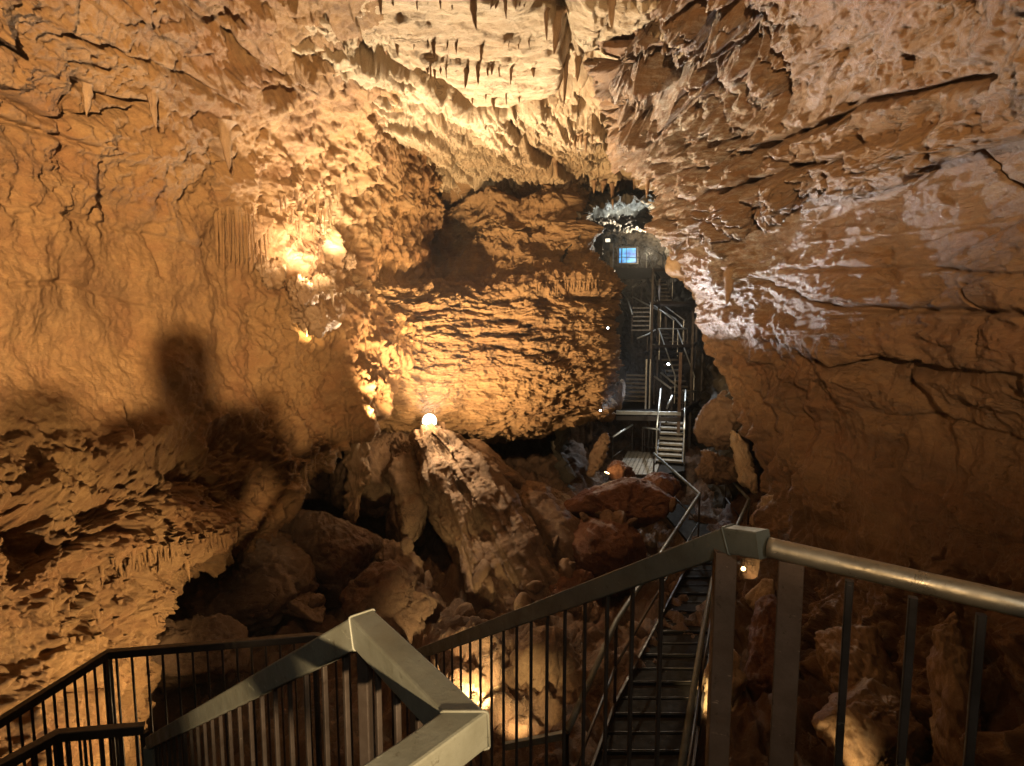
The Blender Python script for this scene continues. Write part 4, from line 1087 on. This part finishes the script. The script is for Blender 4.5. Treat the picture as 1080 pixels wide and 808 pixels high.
part_rect('edge_beam', [Vector((e1.x + .04, e1.y + .06, ZU)), Vector((e2.x, e2.y, ZU))], 0.06, 0.2, M['bar'], ud)
for x, yt, d, w, mt in ((682, 379, 17.4, .05, 'galv'), (686, 379, 17.5, .04, 'galv'), (718, 372, 16.45, .09, 'post'), (730, 377, 18.0, .06, 'galv'), (741, 372, 18.9, .05, 'bar')):
    tp = P(x, yt, d)
    vbar('post', tp, Vector((tp.x, tp.y, ZU - (1.4 if x == 718 else .05))), w, M[mt], ud)
flight(P(669, 424, 18.6), P(672, 393, 20.4), 0.72, 7, 'steps with worn pale treads behind the left of the upper deck', rails=False)
simple_railing('deck_railing', [P(690, 397, 17.6), P(708, 410, 17.2)], 'barred railing sloping down across the upper deck', 2, M['galv'], drop=0.85, bars=9)
simple_railing('deck_railing', [P(697, 393, 18.6), P(716, 409, 18.2)], 'upper sloping handrail just behind the barred one on the deck', 2, M['galv'], drop=0.6)
simple_railing('deck_railing', [P(720, 412, 17.2), P(737, 413, 18.6)], 'level handrail at the right end of the upper deck', 2, M['galv'], drop=0.7, bars=4)
simple_railing('deck_railing', [P(703, 431, 16.9), P(709, 417, 17.0)], 'short steep handrail at the head of the lowest flight', 2, M['galv'], drop=0.5)
# upper flights
flight(P(677, 350, 20.5), P(678, 322, 22.0), 0.72, 6, 'dim steel steps rising in the dark above the upper deck', rails=False, mat=M['tread'])
simple_railing('stair_railing', [P(649, 299, 22.5), P(656, 308, 22.0), P(662, 316, 21.5), P(667, 332, 20.9)], 'thin handrail left of the dim upper steps', 4, M['galv'], posts_at=[0, 3])
simple_railing('stair_railing', [P(667, 313, 22.3), P(678, 319, 22.0), P(690, 325, 21.5), P(703, 331, 21), P(712, 336, 20.6), P(718, 343, 20.2), P(722, 347, 20)], 'long curving handrail sweeping down right of the dim upper steps', 4, M['galv'], posts_at=[0, 6])
simple_railing('stair_railing', [P(672, 357, 19.6), P(683, 353, 19.8), P(693, 347, 20), P(725, 347, 20)], 'handrail with a level top across the dark half landing', 4, M['galv'], posts_at=[1, 2, 3])
simple_railing('stair_railing', [P(667, 303, 23), P(677, 297, 23.4)], 'short handrail beside the top platform steps', 2, M['galv'])
hl = P(705, 371, 20)
hd_ = empty('half_landing', hl, 'dark half landing under the curving handrail', 'landing')
slab('deck', [(P(680, 371, 19.6).x, 19.6), (P(728, 371, 19.6).x, 19.6), (P(728, 371, 21).x, 21), (P(680, 371, 21).x, 21)], hl.z, 0.1, M['deck'], hd_)
# the frame that carries the flights, and the flights between the decks
stw = empty('stair_tower', P(705, 470, 17.5), 'dark steel frame of posts, beams and braces carrying the far stairs', 'stair tower')
corners = [P(686, 400, 17.6), P(729, 400, 17.9), P(733, 400, 20.4), P(693, 400, 20.4)]
zl_ = [ZL - 1.0, ZU - .1, -0.75, 0.55, 1.5]
for c_ in corners:
    vbar('post', Vector((c_.x, c_.y, zl_[-1])), Vector((c_.x, c_.y, zl_[0])), 0.07, M['bar'], stw)
for zi, (za, zb) in enumerate(zip(zl_[:-1], zl_[1:])):
    for k in range(4):
        a_, b_ = corners[k], corners[(k + 1) % 4]
        part_rect('beam', [Vector((a_.x, a_.y, zb)), Vector((b_.x, b_.y, zb))], 0.05, 0.09, M['bar'], stw)
        if k in (1, 3): part_rect('brace', [Vector((a_.x, a_.y, za + .1)), Vector((b_.x, b_.y, zb - .1))], 0.03, 0.04, M['bar'], stw)
flight(P(722, 428, 18.6), P(704, 376, 19.7), 0.6, 9, 'dim steel flight climbing from the upper deck to the dark half landing')
flight(P(716, 366, 20.2), P(690, 346, 20.9), 0.6, 5, 'short dim flight from the half landing towards the upper steps')
flight(P(700, 318, 22.0), P(690, 290, 23.0), 0.6, 7, 'highest dim flight just below the top platform')
# top platform with a lit blue panel behind
TZ = P(670, 284, 22.8).z
tp_ = empty('top_platform', (4.8, 23, TZ), 'small platform high in the far passage below the blue light', 'platform')
f0, f1 = P(642, 284, 22.6), P(706, 284, 22.9)
slab('deck', [(f0.x, f0.y), (f1.x, f1.y), (f1.x, 25.2), (f0.x, 25.2)], TZ, 0.1, M['deck'], tp_)
part_rect('fascia', [Vector((f0.x, f0.y - .03, TZ - .17)), Vector((f1.x, f1.y - .03, TZ - .17))], 0.04, 0.42, M['black'], tp_)
for x in (f0.x + .1, f1.x - .1): vbar('leg', Vector((x, 22.8, TZ - .1)), Vector((x, 22.8, TZ - 6)), 0.09, M['bar'], tp_)
simple_railing('platform_railing', [P(644, 260, 22.8), P(656, 258, 22.8), P(676, 259, 22.8), P(690, 264, 22.9), P(699, 270, 23.1), P(704, 276, 23.6)], 'thin dark railing curving round the top platform', 4, M['bar'], drop=0.9, bars=2, r=.02)
lpst = empty('lamp_post', P(645, 285, 22.7), 'short post carrying two pale lamps at the left of the top platform', 'lamp post')
vbar('pole', P(645, 257, 22.7), P(645, 286, 22.7), 0.12, M['tread'], lpst)
vbar('lamp_head', P(641, 252, 22.7), P(641, 255, 22.7), 0.16, glow_mat('lit_pale_lamp', (1, .85, .6), 1.2), lpst)
vbar('lamp_head', P(646, 285, 22.6), P(646, 290, 22.6), 0.2, glow_mat('lit_pale_lamp_low', (1, .82, .55), 0.9), lpst)
bs = empty('blue_display', P(664, 270, 24.6), 'bright blue lit display at the back of the top platform', 'display')
vbar('screen', P(662, 262, 24.6), P(662, 277, 24.6), 0.7, M['glow_blue'], bs, w2=0.05, face=(0, 1, 0))
part_rect('frame', [P(651.5, 261, 24.55), P(672.5, 261, 24.55), P(672.5, 278, 24.55), P(651.5, 278, 24.55), P(651.5, 261, 24.55)], 0.05, 0.06, M['black'], bs, up=Vector((0, 1, 0)))

# ------------------------------------------------------------------ LAMPS
def aim(o, tgt):
    o.rotation_mode = 'QUATERNION'
    o.rotation_quaternion = (Vector(tgt) - o.location).to_track_quat('-Z', 'Y')

def spot(name, loc, tgt, watts, col, cone=90, blend=0.6, radius=0.05):
    l = bpy.data.lights.new(name, 'SPOT'); l.energy = watts; l.color = col
    l.spot_size = math.radians(cone); l.spot_blend = blend; l.shadow_soft_size = radius
    o = bpy.data.objects.new(name, l); COL.objects.link(o); o.location = loc; aim(o, tgt)
    return o

def point(name, loc, watts, col, radius=0.04):
    l = bpy.data.lights.new(name, 'POINT'); l.energy = watts; l.color = col; l.shadow_soft_size = radius
    o = bpy.data.objects.new(name, l); COL.objects.link(o); o.location = loc
    return o

def floodlight(loc, tgt, size, lens_mat, label, back=0.1):
    """Lamp head: square housing, lit round lens, yoke. The light sits just ahead of the lens."""
    loc = Vector(loc)
    e = empty('floodlight', loc, label, 'floodlight')
    d = (Vector(tgt) - loc).normalized()
    s = d.cross(Vector((0, 0, 1))); s = s.normalized() if s.length > 1e-3 else Vector((1, 0, 0)); u = s.cross(d).normalized()
    def frus(z0, w0, z1, w1, seg=16):
        v = [loc + d * z + (s * math.cos(a) + u * math.sin(a)) * w for z, w in ((z0, w0), (z1, w1)) for a in [2 * math.pi * k / seg for k in range(seg)]]
        f = [(k, (k + 1) % seg, seg + (k + 1) % seg, seg + k) for k in range(seg)] + [tuple(range(seg))[::-1], tuple(range(seg, 2 * seg))]
        return v, f
    v, f = frus(-0.9 * size, size * .55, 0, size * 1.06); link_mesh('housing', v, f, M['black'], e)
    v, f = frus(0.003, size * .92, 0.012 + size * .08, size * .8); link_mesh('lens', v, f, lens_mat, e)
    part_rect('bracket', [loc - s * size * 1.15 - d * size * .4, loc - s * size * 1.15 - d * size * .4 - DZ(size * 1.3), loc + s * size * 1.15 - d * size * .4 - DZ(size * 1.3), loc + s * size * 1.15 - d * size * .4], size * .12, size * .25, M['black'], e, up=d)
    return e

WARM = (1.0, 0.69, 0.36); ORANGE = (1.0, 0.70, 0.37); GOLD = (1.0, 0.72, 0.34); COOL = (0.86, 0.94, 1.0); PALE = (1.0, 0.90, 0.70)

# the flood behind the viewers, which throws their shadows on the left wall
KEY = Vector((1.55, -4.2, 0.30))
floodlight(KEY, P(150, 300, 6.5), 0.14, M['glow_warm'], 'floodlight on a stand behind the viewers')
KT = P(10, 245, 5.1)
spot('key_light', KEY + (KT - KEY).normalized() * 0.1, KT, 15500, ORANGE, 45, 1.0, 0.06)
# the bright flood on the rock pile
FLD = P(453, 444, 11.25)
floodlight(FLD, Vector((-0.2, 0, 0.6)), 0.14, M['glow_warm'], 'dazzling floodlight on top of the central rock pile facing the viewer')
spot('flood_light', FLD + Vector((0, -0.25, 0.12)), P(520, -30, 7.2), 6400, (1.0, 0.85, 0.62), 94, 0.9, 0.08)
spot('ridge_light', FLD + Vector((0.0, -0.55, 0.5)), P(545, 640, 9.3), 340, (1.0, 0.76, 0.46), 64, 0.9, 0.05)
point('flood_light', FLD + Vector((-0.02, -0.32, 0.1)), 45, WARM, 0.08)
# wash lamps for the back wall, on the pile
spot('back_wall_light', P(478, 452, 10.3) + Vector((0, 0, .35)), P(540, 300, 13.0), 900, ORANGE, 165, 1.0, 0.06)
spot('back_wall_light', P(392, 440, 9.7), P(560, 240, 13.5), 1800, ORANGE, 120, 1.0, 0.06)
# left shelf
for q_, t_, e_, c_ in zip(SHELF, SHELF_AIM, (80, 100, 24, 30), (PALE, (0.9, 1.0, 0.76), WARM, GOLD)):
    spot('shelf_light', q_, t_, e_, c_, 150, 0.9, 0.03)
spot('shelf_light', WASH, WASH_AIM, 420, (1.0, 0.82, 0.56), 125, 1.0, 0.05)
# right wall, cool
CW = P(634, 434, 12.1)
spot('cool_wall_light', CW, P(800, 225, 8.0), 2300, (0.95, 0.97, 1.0), 46, 1.0, 0.04)
floodlight(CW + Vector((0, .12, 0)), P(800, 225, 8.0), 0.018, M['glow_cool'], 'small white lamp low at the right corner of the back wall')
# right wall, warm: a second flood behind the viewers
RWL = Vector((-1.35, -3.9, 1.0))
RWT = P(890, 120, 6.0)
floodlight(RWL, RWT, 0.14, M['glow_warm'], 'second floodlight on a taller stand behind the viewers')
spot('right_wall_light', RWL + (RWT - RWL).normalized() * 0.1, RWT, 5200, (1.0, 0.69, 0.37), 46, 1.0, 0.05)
# lower left wall
spot('low_left_light', Vector((-0.9, 4.2, -3.2)), P(105, 680, 4.7), 1000, (1.0, 0.72, 0.36), 74, 0.9, 0.05)
# niches
for q_, t_, e_ in zip(NICHE, NICHE_AIM, (420, 110, 14, 26)):
    spot('niche_light', q_, t_, e_, (1.0, 0.76, 0.36), 76, 0.8, 0.03)
spot('niche_light', P(860, 850, 4.9), P(930, 720, 6.0), 45, GOLD, 70, 0.8, 0.03)
point('niche_light', P(640, 497, 12.1), 8, GOLD, 0.03)
# far passage
spot('passage_light', P(658, 268, 15.3), P(645, 212, 14.4), 420, (0.86, 0.95, 0.9), 120, 0.9, 0.06)
spot('passage_light', P(684, 268, 20.5), P(668, 238, 17.5), 1800, (1.0, 0.82, 0.56), 130, 0.9, 0.05)
spot('passage_light', P(692, 278, 23.2), P(676, 243, 25.6), 420, (1.0, 0.76, 0.46), 120, 1.0, 0.06)
point('passage_light', P(699, 272, 24.6), 40, PALE, 0.05)
spot('stair_light', P(705, 386, 17.0), P(700, 440, 16.0), 190, COOL, 120, 0.7, 0.04)
spot('stair_light', P(716, 430, 15.0), P(690, 475, 15.6), 60, PALE, 130, 0.8, 0.05)
spot('stair_light', P(694, 292, 19.5), P(692, 345, 20.5), 80, COOL, 100, 0.8, 0.04)  # spot added to brighten the curving handrails, no lamp stands here
# white lamp added above and behind the viewers to light the railings
WK = Vector((0.6, -2.6, 2.2)); WT = Vector((0.0, 1.6, -0.9))
floodlight(WK, WT, 0.1, M['glow_cool'], 'small added white lamp high above and behind the viewers')
spot('railing_light', WK + (WT - WK).normalized() * 0.08, WT, 150, (1.0, 0.96, 0.84), 38, 0.9, 0.05)
floodlight(P(784, 600, 8.05), P(720, 480, 6), 0.035, M['glow_spot'], 'small gold lamp glowing just under the corner of the near handrail')
floodlight(P(705, 384, 17.2), P(690, 440, 15.5), 0.04, M['glow_cool'], 'small white lamp over the upper stair deck')
floodlight(P(640, 499, 12.4), P(648, 480, 12.4), 0.06, M['glow_spot'], 'small yellow lamp among the red rocks')
floodlight(P(641, 346, 12.6), P(790, 275, 8.6), 0.02, M['glow_cool'], 'small white lamp at the right edge of the back wall')

# stands for the two floods behind the viewers
for base, lab in ((KEY, 'black tripod stand under the first flood behind the viewers'), (RWL, 'taller black tripod stand under the second flood behind the viewers')):
    st = empty('lamp_stand', Vector((base.x, base.y, DECK)), lab, 'lamp stand')
    part_round('pole', [Vector((base.x, base.y - .05, base.z - .2)), Vector((base.x, base.y - .05, DECK + .25))], 0.018, M['black'], st)
    for k in range(3):
        a_ = 2.1 * k + .4
        part_round('leg', [Vector((base.x, base.y - .05, DECK + .6)), Vector((base.x + .45 * math.cos(a_), base.y - .05 + .45 * math.sin(a_), DECK + .01))], 0.012, M['black'], st)

# ------------------------------------------------------------------ THE TWO VISITORS (behind the picture; their shadows fall on the left wall)
def cloth_mat(name, col):
    m, nt, b = new_mat(name)
    n = nt.nodes.new('ShaderNodeTexNoise'); n.inputs['Scale'].default_value = 60
    x = nt.nodes.new('ShaderNodeMix'); x.data_type = 'RGBA'
    x.inputs[6].default_value = col + (1,); x.inputs[7].default_value = tuple(c * .6 for c in col) + (1,)
    nt.links.new(n.outputs['Fac'], x.inputs[0]); nt.links.new(x.outputs[2], b.inputs['Base Color'])
    b.inputs['Roughness'].default_value = 0.85
    return m

def skin_mesh(name, chains, mat, root=0, levels=2):
    """chains: lists of (point, radius); shared points join the limbs."""
    vs, rad, ed, key = [], [], [], {}
    for ch in chains:
        prev = None
        for p, r in ch:
            k = tuple(round(c, 4) for c in p)
            if k not in key: key[k] = len(vs); vs.append(p); rad.append(r)
            if prev is not None: ed.append((prev, key[k]))
            prev = key[k]
    me = bpy.data.meshes.new(name); me.from_pydata(vs, ed, [])
    o = bpy.data.objects.new(name, me); COL.objects.link(o)
    sk = o.modifiers.new('Skin', 'SKIN'); sk.use_smooth_shade = True; sv = me.skin_vertices[0].data
    for i, r in enumerate(rad):
        sv[i].radius = (r, r) if isinstance(r, (int, float)) else r
        sv[i].use_root = i == root
    m = o.modifiers.new('Sub', 'SUBSURF'); m.levels = levels; m.render_levels = levels
    me.materials.append(mat)
    return o

def visitor(loc, height, arms, label, shirt, trousers, turn):
    k = height / 1.75
    skin = cloth_mat('skin', (0.45, 0.28, 0.2))
    P_ = lambda x, y, z: (x * k, y * k, z * k)
    hip, chest, neck = (P_(0, 0, .95), (.15, .11)), (P_(0, -.01, 1.28), (.165, .115)), (P_(0, 0, 1.47), .075)
    chains = [[hip, (P_(0, 0, 1.1), (.135, .1)), chest, (P_(0, 0, 1.41), (.12, .075)), neck, (P_(0, .02, 1.56), (.07, .085)), (P_(0, .025, 1.66), (.078, .098)), (P_(0, .015, 1.73), (.05, .06))]]
    chains[0].append((P_(0, .015, 1.745), .03))
    chains.append([(P_(0, .02, 1.56), (.07, .085)), (P_(0, .115, 1.60), .016)])
    for s_ in (-1, 1):
        chains.append([hip, (P_(s_ * .095, 0, .86), .085), (P_(s_ * .105, .01, .5), .055), (P_(s_ * .11, -.02, .28), .052), (P_(s_ * .11, -.02, .09), .036), (P_(s_ * .12, .06, .045), .038), (P_(s_ * .125, .15, .03), .028)])
    for s_, (el, wr) in zip((-1, 1), arms):
        sh = (P_(s_ * .175, 0, 1.39), .055)
        chains.append([(P_(0, 0, 1.41), (.12, .075)), sh, (P_(*el), .042), (P_(*wr), .028)])
        d = (Vector(wr) - Vector(el)).normalized(); sd = d.cross(Vector((0, 0, 1))).normalized(); dn = d.cross(sd)
        w_ = Vector(wr); palm = w_ + d * .06
        chains.append([(P_(*wr), .028), (P_(*palm), (.034, .018))])
        for j, ln in enumerate((.055, .068, .072, .062)):
            b0 = w_ + d * .085 + sd * (.024 * (j - 1.5)); b1 = b0 + d * ln * .55 + dn * .012; b2 = b1 + d * ln * .4 + dn * .03
            chains.append([(P_(*palm), (.034, .018)), (P_(*b0), .0095), (P_(*b1), .0085), (P_(*b2), .007)])
        t0 = w_ + d * .03 - sd * .038; t1 = t0 + d * .035 - sd * .014 + dn * .012
        chains.append([(P_(*wr), .028), (P_(*t0), .012), (P_(*t1), .009)])
    body = skin_mesh('person', chains, skin)
    body.location = loc; body.rotation_euler = (0, 0, turn)
    tag(body, label, 'person')
    tor = skin_mesh('jacket', [[(P_(0, 0, .9), (.165, .125)), (P_(0, 0, 1.1), (.155, .12)), (P_(0, -.01, 1.28), (.235, .16)), (P_(0, 0, 1.43), (.17, .11)), (P_(0, -.015, 1.53), (.095, .09))]]
                    + [[(P_(0, 0, 1.43), (.17, .11)), (P_(s_ * .21, 0, 1.40), .085), (P_(*el), .054), (P_(*(Vector(el) * .15 + Vector(wr) * .85)), .042)] for s_, (el, wr) in zip((-1, 1), arms)], shirt)
    tor.parent = body
    leg = skin_mesh('trousers', [[(P_(0, 0, .97), (.155, .118)), (P_(s_ * .098, 0, .84), .098), (P_(s_ * .106, .01, .5), .07), (P_(s_ * .11, -.02, .12), .055)] for s_ in (-1, 1)], trousers)
    leg.parent = body
    for s_ in (-1, 1):
        sh_ = skin_mesh('shoe', [[(P_(s_ * .11, -.04, .05), .05), (P_(s_ * .12, .06, .045), .048), (P_(s_ * .127, .17, .035), .036)]], M['black']); sh_.parent = body
    hair = skin_mesh('hair', [[(P_(0, -.05, 1.5), (.085, .05)), (P_(0, -.045, 1.58), (.098, .07)), (P_(0, -.02, 1.68), (.104, .105)), (P_(0, .0, 1.755), (.07, .08))]], cloth_mat('hair', (0.03, 0.02, 0.014))); hair.parent = body
    return body
RAY = RaySurf()
def behind(px, py, t):
    hit_, ob = RAY.hit(Vector((0, 0, 0)), P(px, py, 8).normalized())
    hc = KEY + (hit_ - KEY) * t
    return Vector((hc.x, hc.y, DECK)), (hc.z - DECK) + 0.11
l1, h1_ = behind(192, 378, 0.275); l2, h2_ = behind(38, 450, 0.285)
print('VISITORS', l1, h1_, l2, h2_)
visitor(l1, h1_, [((-.29, .08, 1.14), (-.13, .24, 1.36)), ((.31, .06, 1.16), (.24, .22, 1.40))], 'person in a dark jacket standing at the near railing with both forearms raised', cloth_mat('dark_jacket', (0.03, 0.04, 0.06)), cloth_mat('denim', (0.05, 0.07, 0.12)), 0.3)
visitor(l2, h2_, [((-.24, .0, 1.1), (-.2, .14, .86)), ((.24, .0, 1.1), (.2, .14, .86))], 'shorter person in a grey jacket standing behind with arms down', cloth_mat('grey_jacket', (0.12, 0.12, 0.12)), cloth_mat('black_trousers', (0.02, 0.02, 0.02)), 0.5)

# thin haze, added to give the floodlight a soft glow
hz = bpy.data.meshes.new('haze'); 
vv=[(x,y,z) for x in (-11,11) for y in (-11,31) for z in (-8,7)]
hz.from_pydata(vv,[],[(0,1,3,2),(4,6,7,5),(0,4,5,1),(2,3,7,6),(0,2,6,4),(1,5,7,3)])
hm=bpy.data.materials.new('glow_haze'); hm.use_nodes=True; hn=hm.node_tree; hn.nodes.clear()
ho=hn.nodes.new('ShaderNodeOutputMaterial'); hp=hn.nodes.new('ShaderNodeVolumePrincipled'); hn.links.new(hp.outputs[0],ho.inputs['Volume'])
hp.inputs['Density'].default_value=0.0006; hp.inputs['Anisotropy'].default_value=0.5; hp.inputs['Color'].default_value=(.9,.9,.9,1)
hz.materials.append(hm); hzo=bpy.data.objects.new('haze',hz); COL.objects.link(hzo); tag(hzo,kind='stuff')

# ------------------------------------------------------------------ world, camera, output
w = bpy.data.worlds.new('World'); SC.world = w; w.use_nodes = True
w.node_tree.nodes['Background'].inputs[0].default_value = (0.6, 0.4, 0.25, 1)
w.node_tree.nodes['Background'].inputs[1].default_value = 0.01
cam = bpy.data.cameras.new('Camera'); co = bpy.data.objects.new('Camera', cam); COL.objects.link(co)
cam.sensor_width = 36.0; cam.lens = F / 1080 * 36.0; cam.clip_start = 0.02; cam.clip_end = 200
co.location = (0, 0, 0); co.rotation_euler = (math.radians(90) - PITCH, 0, 0)
SC.camera = co
SC.view_settings.view_transform = 'Standard'; SC.view_settings.look = 'None'; SC.view_settings.exposure = 0.3; SC.view_settings.gamma = 1.0
SC.render.engine = 'CYCLES'
SC.cycles.use_denoising = True
SC.cycles.max_bounces = 6; SC.cycles.diffuse_bounces = 2; SC.cycles.glossy_bounces = 3
SC.cycles.sample_clamp_indirect = 6.0
